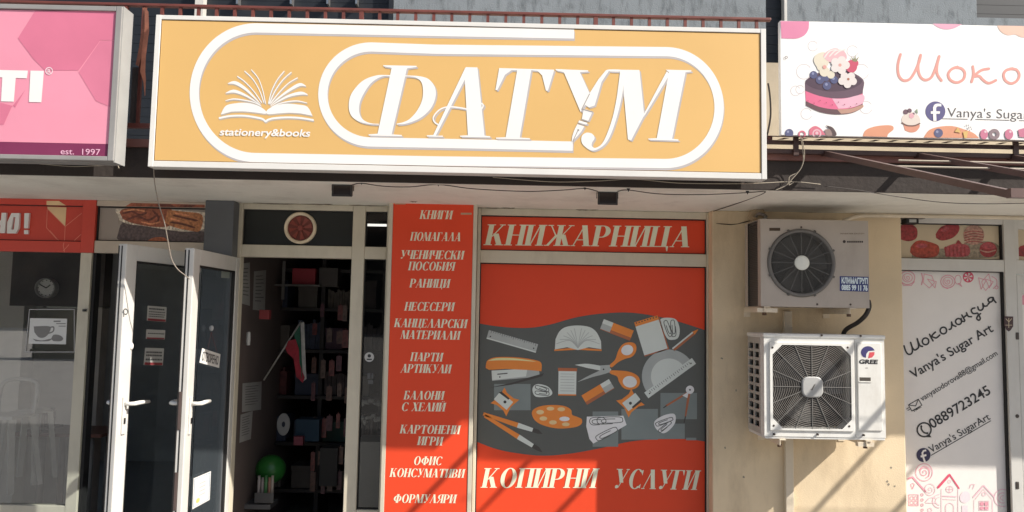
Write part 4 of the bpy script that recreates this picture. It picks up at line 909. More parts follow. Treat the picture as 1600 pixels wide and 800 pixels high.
flat('cup_drawing', nf, [spline([(53, 510), (78, 510), (77, 520), (70, 527), (61, 527), (54, 519)], 4), spline([(51, 529), (65, 532), (80, 529), (76, 533), (56, 533)], 3)]+stroke(spline([(77, 512), (84, 511), (83, 518), (75, 521)], 4), 2)+[spline([(80, 530), (84, 523), (94, 524), (99, 529), (95, 533), (84, 533)], 4), rect(84, 501, 95, 503), rect(88, 505, 103, 506.3), rect(92, 509, 103, 510.2)], 0.002, M('grey ink', (0.22, 0.21, 0.2), 0.8), cw_)

# cafe interior
cp = -0.36
cl = P(72, 450, cp); rr_ = abs(P(88, 450, cp).x-cl.x)
ck = empty('wall_clock', 'round pale wall clock hanging inside the cafe window', 'clock', (cl.x, -cp+.02, cl.z-rr_))
mb = MB(); mb.lathe(cl.x, cl.z, [(rr_*.86, cp-.015), (rr_*.88, cp+.015), (rr_*.96, cp+.02), (rr_, cp+.005), (rr_, cp-.035)], 40); mb.build('rim', M('grey rim', (0.35, 0.34, 0.33), 0.4), ck, smooth=True)
mb = MB(); mb.lathe(cl.x, cl.z, [(0.0001, cp-.005), (rr_*.9, cp-.005)], 40); mb.build('dial', M('clock dial', (0.8, 0.79, 0.76), 0.5), ck)
fl = FP(-0.953); hands = [[(-.02, -.1), (.02, -.1), (.012, .55), (-.012, .55)]]
mb = MB()
for ang, ln in ((50, .5), (-62, .72)): mb.bar((cl.x, -cp+.001, cl.z), (cl.x+rr_*ln*math.sin(R(ang)), -cp+.001, cl.z+rr_*ln*math.cos(R(ang))), 0.006, 0.003, up=(0, 1, 0))
for k in range(12): mb.bar((cl.x+rr_*.72*math.sin(R(30*k)), -cp+.001, cl.z+rr_*.72*math.cos(R(30*k))), (cl.x+rr_*.8*math.sin(R(30*k)), -cp+.001, cl.z+rr_*.8*math.cos(R(30*k))), 0.006, 0.003, up=(0, 1, 0))
mb.build('hands', BLACK, ck)
mb = MB(); q0, q1 = P(20, 400, -.4), P(200, 481, -.4); mb.box(q0.x, q0.x+0.62, 0.4, 0.5, q1.z, 2.2); 
tag(mb.build('dimness_sheet', M('painted dimness', (0.085, 0.072, 0.065), 0.8, var=.5, scale=5)), 'added dark sheet imitating the dim cafe interior behind the round clock', 'panel')  # sheet added for the dark reflection and unlit room behind the upper glass
mb = MB(); q0, q1 = P(-30, 400, -0.8), P(30, 600, -0.8); mb.box(XL+.05, q1.x, 0.8, 0.95, 0, 2.2)
tag(mb.build('pale_partition', M('pale partition paint', (0.75, 0.72, 0.68), 0.85, dirt=0.15)), 'pale partition wall inside the cafe behind the metal chair', 'partition')
mb = MB(); q0, q1 = P(36, 480, -1.3), P(117, 640, -1.3); mb.box(q0.x-0.1, q0.x+0.62, 1.3, 1.4, 0, q0.z)
tag(mb.build('counter_screen', M('beige counter front', (0.62, 0.57, 0.52), 0.8, dirt=0.2)), 'beige waist high screen behind the stools in the cafe', 'screen')
def chair(name, label, u, v, p, sw_, seat_h, back):
    q = P(u, v, p); x, y, z = q.x, -p, q.z
    t = empty(name, label, 'chair' if back else 'stool', (x, y, z-seat_h), 'grey metal seats in the cafe')
    h = sw_/2; met = M('grey seat metal', (0.5, 0.49, 0.47), 0.4, 0.1)
    s = MB(); s.add([(x-h, y-h, z), (x+h, y-h, z), (x+h, y+h, z), (x-h, y+h, z), (x-h*.9, y-h*.9, z+.02), (x+h*.9, y-h*.9, z+.02), (x+h*.9, y+h*.9, z+.02), (x-h*.9, y+h*.9, z+.02)], [(3, 2, 1, 0), (4, 5, 6, 7), (0, 1, 5, 4), (1, 2, 6, 5), (2, 3, 7, 6), (3, 0, 4, 7)]); s.build('seat', M('pale seat metal', (.6, .59, .56), .4, .1), t, bevel=.004)
    for sx in (-1, 1):
        for sy in (-1, 1):
            l = MB(); l.bar((x+sx*h*.85, y+sy*h*.85, z), (x+sx*h*1.25, y+sy*h*1.2, z-seat_h), 0.035, 0.028); l.build('leg', met, t)
    if back:
        b = MB(); b.tube(spline([(x-h*.9, y+h*.8, z+.01), (x-h*.95, y+h, z+.17), (x-h*.6, y+h*1.1, z+.23), (x+h*.6, y+h*1.1, z+.23), (x+h*.95, y+h, z+.17), (x+h*.9, y+h*.8, z+.01)], 5), 0.014, 8); b.build('backrest', met, t, smooth=True)
chair('metal_chair', 'grey metal chair with a curved tube back behind the left window', 8, 652, -0.35, 0.26, 0.46, True)
chair('metal_stool', 'low backless grey metal stool to the right of the metal chair', 48, 645, -0.62, 0.2, 0.46, False)
q = P(130, 673, -0.9)
tb = empty('cafe_table', 'reddish brown low cafe table seen through the open cafe doorway', 'table', (q.x, 0.9, 0))
mb = MB(); mb.box(P(40, 673, -.9).x, P(175, 673, -.9).x, 0.75, 1.15, q.z-0.025, q.z); mb.build('table_top', M('red brown wood', (0.16, 0.06, 0.045), 0.4), tb, bevel=.003)
for u in (66, 141):
    for y in (0.82, 1.08):
        mb = MB(); xx = P(u, 700, -.82).x; mb.zlathe((xx, y), [(0.024, 0.0), (0.024, q.z-0.026)], 14); mb.build('leg', M('grey table leg', (0.3, 0.29, 0.28), 0.4), tb, smooth=True)
q = P(78, 660, -0.86)
mb = MB(); mb.box(q.x-0.05, q.x-0.03, 0.84, 0.98, P(0, 673, -.9).z-0.0, q.z+.09); mb.box(q.x-.05, q.x+0.03, .84, .98, q.z-0.045, q.z-0.03)
tag(mb.build('menu_stand', M('dark stand', (0.06, 0.04, 0.035), 0.5)), 'small dark menu stand on the red brown cafe table', 'stand')
sg = empty('added_daylight_window', 'added unseen glazed end wall beyond the red sign, letting daylight into the cafe', 'window', (XL, 1.7, 0))  # unseen glazing, added to bring daylight into the cafe interior
mb = MB()
for y in (0.03, 1.2, 2.4, 3.45): mb.box(XL, XL+.05, y, y+.05, 0, ZS-.035)
mb.build('frame', PVC, sg)
mb = MB(); mb.box(XL+.02, XL+.024, .08, 3.45, 0, ZS-.035); mb.build('pane', GL_W, sg)

# ================================================================ the two door leaves, swung out
def leaf(name, label, hinge, free_px, top_px, pfree):
    h = Vector(hinge); f = P(free_px[0], free_px[1], pfree)
    e = Vector((f.x-h.x, f.y-h.y, 0)); wd = e.length
    pl = Plane((h.x, h.y, 0), e)
    if pl.n.x < 0: pl.n = -pl.n
    t = empty(name, label, 'door', (h.x, h.y, 0))
    zt_ = top_px; th = 0.05
    mb = MB()
    mb.lb(pl, 0, 0.055, 0.03, zt_, -th, 0); mb.lb(pl, wd-0.085, wd, 0.03, zt_, -th, 0)
    mb.lb(pl, 0.055, wd-0.085, zt_-0.085, zt_, -th+.0015, -.0015); mb.lb(pl, 0.055, wd-0.085, 0.03, 0.20, -th+.0015, -.0015)
    mb.build('frame', PVCW, t, bevel=0.005)
    mb = MB()
    for a, b, c, d in ((0.055, 0.066, 0.20, zt_-.085), (wd-.096, wd-.085, 0.20, zt_-.085), (.066, wd-.096, zt_-.095, zt_-.085), (.066, wd-.096, .20, .21)): mb.lb(pl, a, b+(.012 if a < .06 else 0), c, d, -th+.008, -.006)
    mb.build('seal', SEAL, t)
    mb = MB(); mb.lb(pl, 0.060, wd-.09, 0.203, zt_-.088, -0.032, -0.02); mb.build('pane', GL_D, t)
    # lock edge: steel strip, seal lines, latch plates
    mb = MB(); mb.lb(pl, wd-0.001, wd+0.0015, 0.05, zt_-.01, -0.031, -0.024); mb.lb(pl, wd-0.001, wd+0.003, 0.05, zt_-.01, -0.0485, -0.043); mb.build('edge_seal', SEAL, t)
    return t, pl, wd
def handle(t, pl, wd, z):
    s0 = wd-0.045
    for sgn in (1, -1):
        n0 = 0 if sgn > 0 else -0.05
        mb = MB(); mb.lb(pl, s0-0.014, s0+0.014, z-0.16, z+0.035, *sorted((n0, n0+sgn*0.009))); mb.build('lock_plate', PVCW, t, bevel=.003)
        mb = MB(); A = pl.pt(s0, z, n0); B_ = pl.pt(s0, z, n0+sgn*0.05); 
        pts = [A, pl.pt(s0, z, n0+sgn*0.04), pl.pt(s0-0.012, z, n0+sgn*0.054), pl.pt(s0-0.05, z+.002, n0+sgn*0.057), pl.pt(s0-0.125, z, n0+sgn*0.055)]
        mb.tube(pts, [.011, .010, .011, .0115, .0095], 10); mb.build('handle', WHITE, t, smooth=True)
        mb = MB(); mb.lb(pl, s0-.006, s0+.006, z-.105, z-.075, *sorted((n0+sgn*.009, n0+sgn*.012))); mb.build('keyhole', BLACK, t)
zl = P(303, 388, .72).z
h2 = (P(375.5, 395, 0.04).x, -0.04, 0)
d2, pl2, wd2 = leaf('door_leaf', 'open white glass door of the bookshop with a paper sign ОТВОРЕНО', h2, (304, 388), zl, 0.74)
hz = P(318, 631, .70).z
handle(d2, pl2, wd2, hz)
z1_ = P(197, 381, .72).z
h1 = (P(324, 395, 0.04).x, -0.04, 0)
d1, pl1, wd1 = leaf('door_leaf', 'open white glass door of the cafe with three small printed stickers', h1, (198.5, 381), z1_, 0.73)
handle(d1, pl1, wd1, P(196, 631, .70).z)
# latch plates on the lock edge of the bookshop door
for z0_, z1__ in ((P(283, 672, .74).z, P(283, 612, .74).z), (P(276, 798, .74).z, P(276, 738, .74).z)):
    mb = MB(); mb.lb(pl2, wd2-.001, wd2+.004, z0_, z1__, -0.042, -0.026); mb.build('latch_plate', M('dull brown metal', (0.13, 0.095, 0.085), 0.5, 0.4), d2, bevel=.002)
# stickers on the cafe leaf
stk = M('sticker paper', (0.40, 0.385, 0.35), 0.7, var=0.05); stkr = M('sticker red strip', (0.22, 0.03, 0.035), 0.6)
for n_, (quad, lines) in enumerate((([(235, 477.5), (264.5, 480), (263.5, 503), (233.5, 501)], (0.14, 0.36, 0.52, 0.66)), ([(233, 514.5), (262.5, 516), (261.5, 530.5), (232, 529.5)], (0.36,)), ([(231, 543.5), (260.5, 544.5), (258.5, 571), (228.5, 570.5)], (0.2, 0.38, 0.62)))):
    def lerp(a, b, quad=quad):
        x0, y0 = quad[0][0]+(quad[1][0]-quad[0][0])*a, quad[0][1]+(quad[1][1]-quad[0][1])*a
        x1_, y1_ = quad[3][0]+(quad[2][0]-quad[3][0])*a, quad[3][1]+(quad[2][1]-quad[3][1])*a
        return (x0+(x1_-x0)*b, y0+(y1_-y0)*b)
    st_ = flat('sticker', pl1, [quad], -0.017, stk, d1)
    flat('red_strip', pl1, [[lerp(.04, .84), lerp(.97, .84), lerp(.97, .99), lerp(.04, .99)]], -0.0162, stkr, st_)
    tps = []
    for b in lines:
        x = 0.08
        hgt = 0.10 if len(lines) != 4 or b < .2 else 0.06
        while x < 0.88:
            l = random.uniform(.05, .1); tps.append([lerp(x, b), lerp(min(.93, x+l), b), lerp(min(.93, x+l), b+hgt), lerp(x, b+hgt)]); x += l+0.02
    flat('sticker_lines', pl1, tps, -0.0162, M('sticker ink', (0.05, 0.05, 0.05), 0.7), st_)
flat('round_sticker', pl1, [ell(214, 418, 4.5, 10, rot=8)], -0.017, M('pale decal', (0.30, 0.30, 0.29), 0.6), d1)
flat('round_sticker', pl2, [ell(315, 421, 4, 6)], -0.017, M('pale decal', (0.30, 0.30, 0.29), 0.6), d2)
flat('square_sticker', pl2, [[(351, 415), (364, 417), (363, 435), (350, 434)]], -0.017, M('pale green decal', (0.20, 0.23, 0.21), 0.6), d2)
mb = MB(); q = pl1.hit(205, 541); b_ = pl1.pt(q[0], q[1], 0.0); mb.ball(b_, .012, .012, .02); mb.build('round_knob', WHITE, d1, smooth=True)
q = pl1.hit(196, 488); flat('edge_decal', pl1, ringp(196, 487, 4, 2.6, 12, sy=1.3)+[rect(192.6, 484, 194, 495)], 0.001, M('grey decal', (0.1, 0.1, 0.1), 0.6), d1)
# the open sign on its hook, and the certificate
os_ = [(319.3, 544), (347.8, 553.5), (345.6, 575), (315, 566.5)]
o = flat('open_sign', pl2, [os_], -0.012, PAPER, d2)
def quadtext(txt, quad, mx, my, bold=0.03, shear=0):
    ps, wd_ = sans(txt, bold); out = []
    for f in ps:
        q = Raw()
        for x, y in f:
            a = mx+(1-2*mx)*x/wd_; b = 1-my-(1-2*my)*y/CAPH
            x0, y0 = quad[0][0]+(quad[1][0]-quad[0][0])*a, quad[0][1]+(quad[1][1]-quad[0][1])*a
            x1_, y1_ = quad[3][0]+(quad[2][0]-quad[3][0])*a, quad[3][1]+(quad[2][1]-quad[3][1])*a
            q.append((x0+(x1_-x0)*b, y0+(y1_-y0)*b))
        out.append(q)
    return out
flat('sign_lettering', pl2, quadtext('ОТВОРЕНО', os_, 0.08, 0.2, 0.02), -0.0112, BLKP, o)
s = MB(); T1 = lambda u, v: pl2.pt(*pl2.hit(u, v), -0.011)
s.tube([T1(333, 519), T1(328, 545)], .0015, 5); s.tube([T1(333, 519), T1(342, 550)], .0015, 5); s.build('sign_string', M('dull red string', (0.12, 0.05, 0.05), 0.8), d2)
s = MB(); s.ball(T1(333.5, 513), .013, .011, .017, 12, 8); s.build('suction_hook', M('clear plastic', (0.35, 0.35, 0.35), 0.2), d2, smooth=True)
ct = [(306, 747.5), (333, 736), (331, 781), (304, 796)]
o = flat('certificate', pl2, [ct], -0.012, PAPER, d2)
def inq(quad, a, b):
    x0, y0 = quad[0][0]+(quad[1][0]-quad[0][0])*a, quad[0][1]+(quad[1][1]-quad[0][1])*a
    x1_, y1_ = quad[3][0]+(quad[2][0]-quad[3][0])*a, quad[3][1]+(quad[2][1]-quad[3][1])*a
    return (x0+(x1_-x0)*b, y0+(y1_-y0)*b)
def qr(quad, a0, b0, a1, b1): return [inq(quad, a0, b0), inq(quad, a1, b0), inq(quad, a1, b1), inq(quad, a0, b1)]
flat('certificate_border', pl2, [qr(ct, .05, .04, .95, .06), qr(ct, .05, .94, .95, .96), qr(ct, .05, .06, .08, .94), qr(ct, .92, .06, .95, .94)], -0.0112, M('blue print', (0.25, 0.36, 0.5), 0.7), o)
flat('certificate_lines', pl2, [qr(ct, .35, .25+.13*i, .7, .28+.13*i) for i in range(4)], -0.0112, M('pink grey ink', (0.5, 0.4, 0.42), 0.7), o)
flat('certificate_seal', pl2, [[inq(ct, .3+.11*math.cos(R(a)), .8+.08*math.sin(R(a))) for a in range(0, 360, 30)]], -0.0112, M('yellow seal', (0.55, 0.5, 0.16), 0.7), o)

# ================================================================ air conditioners
AP = 0.47
A_ = FP(AP)
SIDEB = M('dark coil', (0.02, 0.02, 0.02), 0.5)
GRL = M('grey fan guard', (0.115, 0.108, 0.10), 0.5)
def ac_common(t, x0, x1, z0, z1, mat, lid=True):
    mb = MB(); mb.fb(x0, x1, z0, z1, PW+0.07, AP)
    return mb
# upper unit
u0 = P(1188.5, 410, AP).x; u1 = P(1357.5, 410, AP).x; v1 = P(1272, 343.5, AP).z; v0 = P(1272, 480, AP).z
ua = empty('air_conditioner', 'upper shaded air conditioner with a round dark fan grille and blue sticker', 'air conditioner', ((u0+u1)/2, -AP+.17, v0), 'air conditioners on the cream wall')
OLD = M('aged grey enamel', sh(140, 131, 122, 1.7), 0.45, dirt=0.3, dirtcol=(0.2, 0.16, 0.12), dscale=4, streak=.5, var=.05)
fcx = P(1252, 410.8, AP); ro = (P(1305.5, 410, AP).x-P(1198.5, 410, AP).x)/2
N = 56
def front_with_hole(x0, x1, z0, z1, cx, cz, r, p):
    """front sheet with a round opening"""
    ring = [(cx+r*math.cos(2*math.pi*i/N), cz+r*math.sin(2*math.pi*i/N)) for i in range(N)]
    outer_ = []
    for i in range(N):
        a = 2*math.pi*i/N; dx, dz = math.cos(a), math.sin(a); k = 1e9
        if dx > 1e-9: k = min(k, (x1-cx)/dx)
        if dx < -1e-9: k = min(k, (x0-cx)/dx)
        if dz > 1e-9: k = min(k, (z1-cz)/dz)
        if dz < -1e-9: k = min(k, (z0-cz)/dz)
        outer_.append((cx+dx*k, cz+dz*k))
    V = [(a, -p, b) for a, b in ring]+[(a, -p, b) for a, b in outer_]; Fs = [(i, (i+1) % N, N+(i+1) % N, N+i) for i in range(N)]
    for sx, sz in ((x0, z0), (x1, z0), (x1, z1), (x0, z1)):      # corners
        best_ = min(range(N), key=lambda i: abs(math.atan2(math.sin(math.atan2(sz-cz, sx-cx)-2*math.pi*(i+.5)/N), math.cos(math.atan2(sz-cz, sx-cx)-2*math.pi*(i+.5)/N))))
        V.append((sx, -p, sz)); Fs.append((N+best_, N+(best_+1) % N, len(V)-1))
    return V, Fs
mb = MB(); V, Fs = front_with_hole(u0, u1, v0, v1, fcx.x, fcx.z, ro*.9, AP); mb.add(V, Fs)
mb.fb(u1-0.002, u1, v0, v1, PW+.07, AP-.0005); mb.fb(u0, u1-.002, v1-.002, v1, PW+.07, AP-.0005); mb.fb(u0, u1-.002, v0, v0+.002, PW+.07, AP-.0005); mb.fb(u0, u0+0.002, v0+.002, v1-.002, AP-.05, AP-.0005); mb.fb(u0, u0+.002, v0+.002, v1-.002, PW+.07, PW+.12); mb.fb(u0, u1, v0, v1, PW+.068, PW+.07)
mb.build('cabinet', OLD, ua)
mb = MB(); mb.fb(u0+.012, u0+.03, v0+.004, v1-.004, PW+.1, AP-.06)
for i in range(46): 
    z = v0+.01+i*(v1-v0-.02)/46; mb.fb(u0+.004, u0+.012, z, z+.004, PW+.1, AP-.055)
mb.build('coil', M('grey coil fins', (0.10, 0.10, 0.105), 0.4, 0.5), ua)
mb = MB(); mb.lathe(fcx.x, fcx.z, [(ro*.86, AP-.03), (ro*.88, AP+.004), (ro*.92, AP+.014), (ro*.97, AP+.013), (ro, AP+.002), (ro, AP-.0006)], 56); mb.build('grille_ring', M('grey grille ring', (0.145, 0.135, 0.125), 0.5), ua, smooth=True)
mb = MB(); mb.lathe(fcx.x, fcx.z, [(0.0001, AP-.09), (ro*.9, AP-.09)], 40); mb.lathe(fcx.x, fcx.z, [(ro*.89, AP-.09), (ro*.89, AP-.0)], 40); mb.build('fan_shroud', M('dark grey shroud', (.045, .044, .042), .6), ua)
gm = MB()
for i in range(1, 24):
    r = ro*(.19+.69*i/24); gm.tube([(fcx.x+r*math.cos(2*math.pi*j/48), -AP-.004-.004*(1-i/24), fcx.z+r*math.sin(2*math.pi*j/48)) for j in range(48)], .0014, 4, True)
for k in range(16):
    a = 2*math.pi*k/16; gm.bar((fcx.x+ro*.18*math.cos(a), -AP-.006, fcx.z+ro*.18*math.sin(a)), (fcx.x+ro*.9*math.cos(a), -AP-.003, fcx.z+ro*.9*math.sin(a)), .0035, .004, up=(0, 1, 0))
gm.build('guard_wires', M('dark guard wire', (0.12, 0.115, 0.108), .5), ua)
mb = MB(); mb.lathe(fcx.x, fcx.z, [(ro*.215, AP), (ro*.215, AP+.012), (ro*.18, AP+.017), (0.0001, AP+.018)], 28); mb.build('hub_cap', M('pale hub', sh(168, 164, 154, 2.3), .4), ua, smooth=True)
def blades(t, cx, cz, r, p, n, mat):
    for k in range(n):
        mb = MB(); Vv = []; S = 7
        for i in range(S+1):
            f = .16+.8*i/S
            for j in range(5):
                a = 2*math.pi*k/n+(j/4-.5)*(1.25-.25*f)+.35*f
                Vv.append((cx+r*f*math.cos(a), -p+(j/4-.5)*.05, cz+r*f*math.sin(a)))
        Ff = [(i*5+j, i*5+j+1, i*5+j+6, i*5+j+5) for i in range(S) for j in range(4)]
        nn = len(Vv); Vv += [(a, b+.003, c) for a, b, c in Vv]; Ff += [tuple(q+nn for q in f[::-1]) for f in Ff]
        mb.add(Vv, Ff); mb.build('fan_blade', mat, t, smooth=True)
blades(ua, fcx.x, fcx.z, ro*.86, AP-.055, 3, M('grey fan blade', (0.09, 0.088, 0.085), .5))
for k in range(8):
    a = R(k*45+22); mb = MB(); mb.bar((fcx.x+ro*.96*math.cos(a), -AP-.012, fcx.z+ro*.96*math.sin(a)), (fcx.x+ro*1.03*math.cos(a), -AP-.004, fcx.z+ro*1.03*math.sin(a)), .012, .006, up=(0, 1, 0)); mb.build('ring_clip', GRL, ua)
flat('maker_label', A_, [rect(1202, 356, 1219, 360.7)], .001, M('brown label', (0.055, 0.03, 0.012), .5), ua)
flat('fine_line', A_, text('INVERTER SYSTEM', (1313, 366), (1350, 366), 2.0), .001, M('faint brown ink', (0.16, 0.11, 0.07), .6), ua)
flat('brand_lettering', A_, [ell(1319, 377.5, 2.4, n=10)]+[rect(1323.5+i*3.2, 376.4, 1325.9+i*3.2, 379.2) for i in range(8)], .001, M('brown ink', (0.05, 0.035, 0.03), .6), ua)
stq = [(1312, 431.5), (1357, 432.5), (1356.7, 456), (1312, 454.5)]
o = flat('blue_sticker', A_, [stq], .001, M('navy sticker', sh(28, 36, 76, 2.3), .35), ua)
flat('sticker_lettering', A_, quadtext('КЛИМАГРУП', [inq(stq, .06, .06), inq(stq, .97, .06), inq(stq, .97, .5), inq(stq, .06, .5)], 0, .08, .05)+quadtext('0885 99 11 76', [inq(stq, .06, .54), inq(stq, .97, .54), inq(stq, .97, .95), inq(stq, .06, .95)], 0, .08, .05), .0018, M('pale blue print', sh(150, 158, 176, 2.3), .4), o)
for u, v in ((1277, 475.5), (1329, 475.8), (1252, 355)):
    q = P(u, v, AP); mb = MB(); mb.lathe(q.x, q.z, [(.006, AP), (.005, AP+.003), (.0001, AP+.004)], 10); mb.build('screw', M('brown screw', (.08, .06, .05), .4, .5), ua)

# lower unit
l0 = P(1194, 600, AP).x; l1 = P(1383, 600, AP).x; w1 = P(1290, 528.5, AP).z; w0 = P(1290, 683, AP).z
la = empty('air_conditioner', 'lower sunlit white air conditioner with a square wire fan guard', 'air conditioner', ((l0+l1)/2, -AP+.17, w0), 'air conditioners on the cream wall')
hx0, hx1, hz1, hz0 = P(1206.5, 600, AP).x, P(1329, 600, AP).x, P(1268, 539.5, AP).z, P(1268, 669.5, AP).z
ch = .055
octo = [(hx0+ch, hz0), (hx1-ch, hz0), (hx1, hz0+ch), (hx1, hz1-ch), (hx1-ch, hz1), (hx0+ch, hz1), (hx0, hz1-ch), (hx0, hz0+ch)]
xs_ = P(1335.7, 600, AP).x
mb = MB()
# front sheet around the octagonal opening (left field)
Rr = [(l0, w0), (xs_, w0), (xs_, w1), (l0, w1)]
V = [(a, -AP, b) for a, b in octo+Rr]
mb.add(V, [(0, 8, 9, 1), (1, 9, 2), (2, 9, 10, 3), (3, 10, 4), (4, 10, 11, 5), (5, 11, 6), (6, 11, 8, 7), (7, 8, 0)])
mb.add([(a, -AP, b) for a, b in octo]+[(a, -AP+.06, b) for a, b in octo], [(i, (i+1) % 8, 8+(i+1) % 8, 8+i) for i in range(8)])
mb.fb(xs_+.003, l1, w0, w1, PW+.07, AP-.002)
mb.fb(l0, xs_+.003, w1-.003, w1-.0005, PW+.07, AP-.001); mb.fb(l0, xs_+.003, w0+.0005, w0+.003, PW+.07, AP-.001)
mb.fb(l0+.001, l0+.003, w0+.003, w1-.003, AP-.075, AP-.001); mb.fb(l0+.001, xs_, w0+.003, w1-.003, PW+.068, PW+.07)
mb.build('cabinet', WHITE, la)
mb = MB(); mb.box(l0-.006, l1+.005, -AP-.006, -PW-.065, w1, w1+.022); mb.build('lid', WHITE, la, bevel=.005)
mb = MB(); mb.box(l0+.003, l1-.003, -AP+.004, -PW-.07, w0-.014, w0-.0005); mb.build('base_tray', WHITE, la, bevel=.003)
# side grid
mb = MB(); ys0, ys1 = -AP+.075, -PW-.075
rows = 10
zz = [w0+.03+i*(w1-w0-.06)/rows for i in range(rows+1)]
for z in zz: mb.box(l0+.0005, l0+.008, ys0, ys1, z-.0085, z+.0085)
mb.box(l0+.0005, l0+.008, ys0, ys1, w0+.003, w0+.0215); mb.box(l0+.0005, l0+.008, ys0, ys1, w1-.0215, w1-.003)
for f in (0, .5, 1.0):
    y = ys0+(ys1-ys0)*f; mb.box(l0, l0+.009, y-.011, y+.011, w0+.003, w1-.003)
mb.build('side_grid', M('dirty shade-darkened plastic', (0.46, 0.43, 0.38), 0.5, dirt=.3), la)  # base colour darkened to imitate shade on this side, with dirt over it
mb = MB(); mb.box(l0+.02, l0+.026, ys0, ys1, w0+.01, w1-.01); mb.build('coil', SIDEB, la)
hc = P(1268, 604.5, AP)
mb = MB(); mb.fb(hx0, hx1, hz0, hz1, AP-.12, AP-.11); mb.build('fan_shroud', BLACK, la)
blades(la, hc.x, hc.z, (hx1-hx0)/2*.97, AP-.075, 3, M('grey fan blade', (0.09, 0.088, 0.085), .5))
# guard frame: rounded outer, octagonal inner
gx0_, gx1_, gz1_, gz0_ = P(1202.5, 600, AP).x, P(1333, 600, AP).x, P(1268, 536, AP).z, P(1268, 672.5, AP).z
outp = []
orr = rrect((gx0_+gx1_)/2, (gz0_+gz1_)/2, gx1_-gx0_, gz1_-gz0_, .012)
o8 = [(gx0_+.03, gz0_), (gx1_-.03, gz0_), (gx1_, gz0_+.03), (gx1_, gz1_-.03), (gx1_-.03, gz1_), (gx0_+.03, gz1_), (gx0_, gz1_-.03), (gx0_, gz0_+.03)]
corners = [(gx1_, gz0_), (gx1_, gz1_), (gx0_, gz1_), (gx0_, gz0_)]
mb = MB()
V = [(a, -AP-.010, b) for a, b in octo+o8]+[(a, -AP-.010, b) for a, b in corners]
mb.add(V, [(i, 8+i, 8+(i+1) % 8, (i+1) % 8) for i in range(8)]+[(9, 16, 10), (11, 17, 12), (13, 18, 14), (15, 19, 8)])
loop = [8, 9, 16, 10, 11, 17, 12, 13, 18, 14, 15, 19]; base = [V[i] for i in loop]
mb.add(base+[(a, -AP, b) for a, _, b in base], [(i, 12+i, 12+(i+1) % 12, (i+1) % 12) for i in range(12)])
mb.add([(a, -AP-.010, b) for a, b in octo]+[(a, -AP+.01, b) for a, b in octo], [(i, (i+1) % 8, 8+(i+1) % 8, 8+i) for i in range(8)])
mb.build('guard_frame', WHITE, la)
def inside(x, z):
    return hx0 < x < hx1 and hz0 < z < hz1 and all(abs(x-a)+abs(z-b) > ch for a, b in ((hx0, hz0), (hx1, hz0), (hx1, hz1), (hx0, hz1)))
gm = MB(); rmax = .32; i = 0; r = .05
while r < rmax:
    seg = []
    for j in range(97):
        a = 2*math.pi*j/96; x, z = hc.x+r*math.cos(a), hc.z+r*math.sin(a)
        if inside(x, z): seg.append((x, -AP-.006, z))
        else:
            if len(seg) > 1: gm.tube(seg, .0016, 4)
            seg = []
    if len(seg) > 1: gm.tube(seg, .0016, 4)
    r += .0098
gm.build('guard_wires', M('grey guard wire', (0.24, 0.22, 0.20), .5, dirt=.7, dirtcol=(.05, .04, .03), dscale=7), la)
gm = MB()
for k in range(16):
    a = 2*math.pi*k/16; r = .05
    while inside(hc.x+r*math.cos(a), hc.z+r*math.sin(a)): r += .002
    gm.bar((hc.x+.04*math.cos(a), -AP-.008, hc.z+.04*math.sin(a)), (hc.x+r*math.cos(a), -AP-.008, hc.z+r*math.sin(a)), .0028, .005, up=(0, 1, 0))
gm.build('guard_spokes', M('pale guard spoke', (0.22, 0.21, 0.195), .5), la)
mb = MB(); rr2 = rrect(hc.x, hc.z, .118, .115, .036); n_ = len(rr2)
mb.add([(a, -AP-.004, b) for a, b in rr2]+[(a, -AP-.014, b) for a, b in rr2]+[(hc.x+(a-hc.x)*.9, -AP-.018, hc.z+(b-hc.z)*.9) for a, b in rr2], [(i, (i+1) % n_, n_+(i+1) % n_, n_+i) for i in range(n_)]+[(n_+i, n_+(i+1) % n_, 2*n_+(i+1) % n_, 2*n_+i) for i in range(n_)]+[tuple(range(2*n_, 3*n_))])
mb.build('hub_cap', M('grey hub plastic', (0.40, 0.40, 0.39), .45), la)
flat('hub_mark', A_, [[(1264, 608.5), (1266, 607.5), (1269.5, 601), (1272, 599), (1271, 602), (1267, 609.5)]], .019, M('hub mark', (.12, .11, .1), .5), la)
# right service panel
mb = MB(); a, b = P(1338.5, 535, AP), P(1379, 673.5, AP); mb.fb(a.x, b.x, b.z, a.z, AP-.002, AP+.006); mb.build('service_panel', WHITE, la, bevel=.004)
SP = AP+.006
flat('brand_emblem', FP(SP), [arc(1356, 550.5, 10.8, 9.6, 0, -270+40, 24)[::1]+[(1353, 559), (1353.5, 553), (1357, 548.5), (1366.6, 547.5)]], .001, M('indigo emblem', (0.05, 0.045, 0.16), .4), la)
flat('brand_emblem', FP(SP), [[(1358.5, 550.5), (1366.5, 550), (1366, 554.5), (1362.5, 558.5), (1356.3, 559.8)]], .001, M('red emblem', (0.65, 0.09, 0.11), .4), la)
flat('brand_lettering', FP(SP), text('GREE', (1341.8, 568), (1371, 568.6), 6.6, .045, .12), .001, BLKP, la)
hd = P(1352, 592.5, SP)
mb = MB(); a, b = P(1343, 589.5, SP), P(1360.5, 595.5, SP); mb.fb(a.x, b.x, b.z, a.z, SP-.002, SP+.0005); mb.build('handle_recess', M('recess shade', (.06, .05, .04), .6), la)
mb = MB(); a, b = P(1342, 596, SP), P(1361.5, 597.5, SP); mb.fb(a.x, b.x, b.z, a.z, SP-.002, SP+.004); mb.build('handle_lip', WHITE, la)
flat('small_print', FP(SP), [rect(1352, 574.6, 1356, 575.4)], .001, M('hub mark', (.12, .11, .1), .5), la)
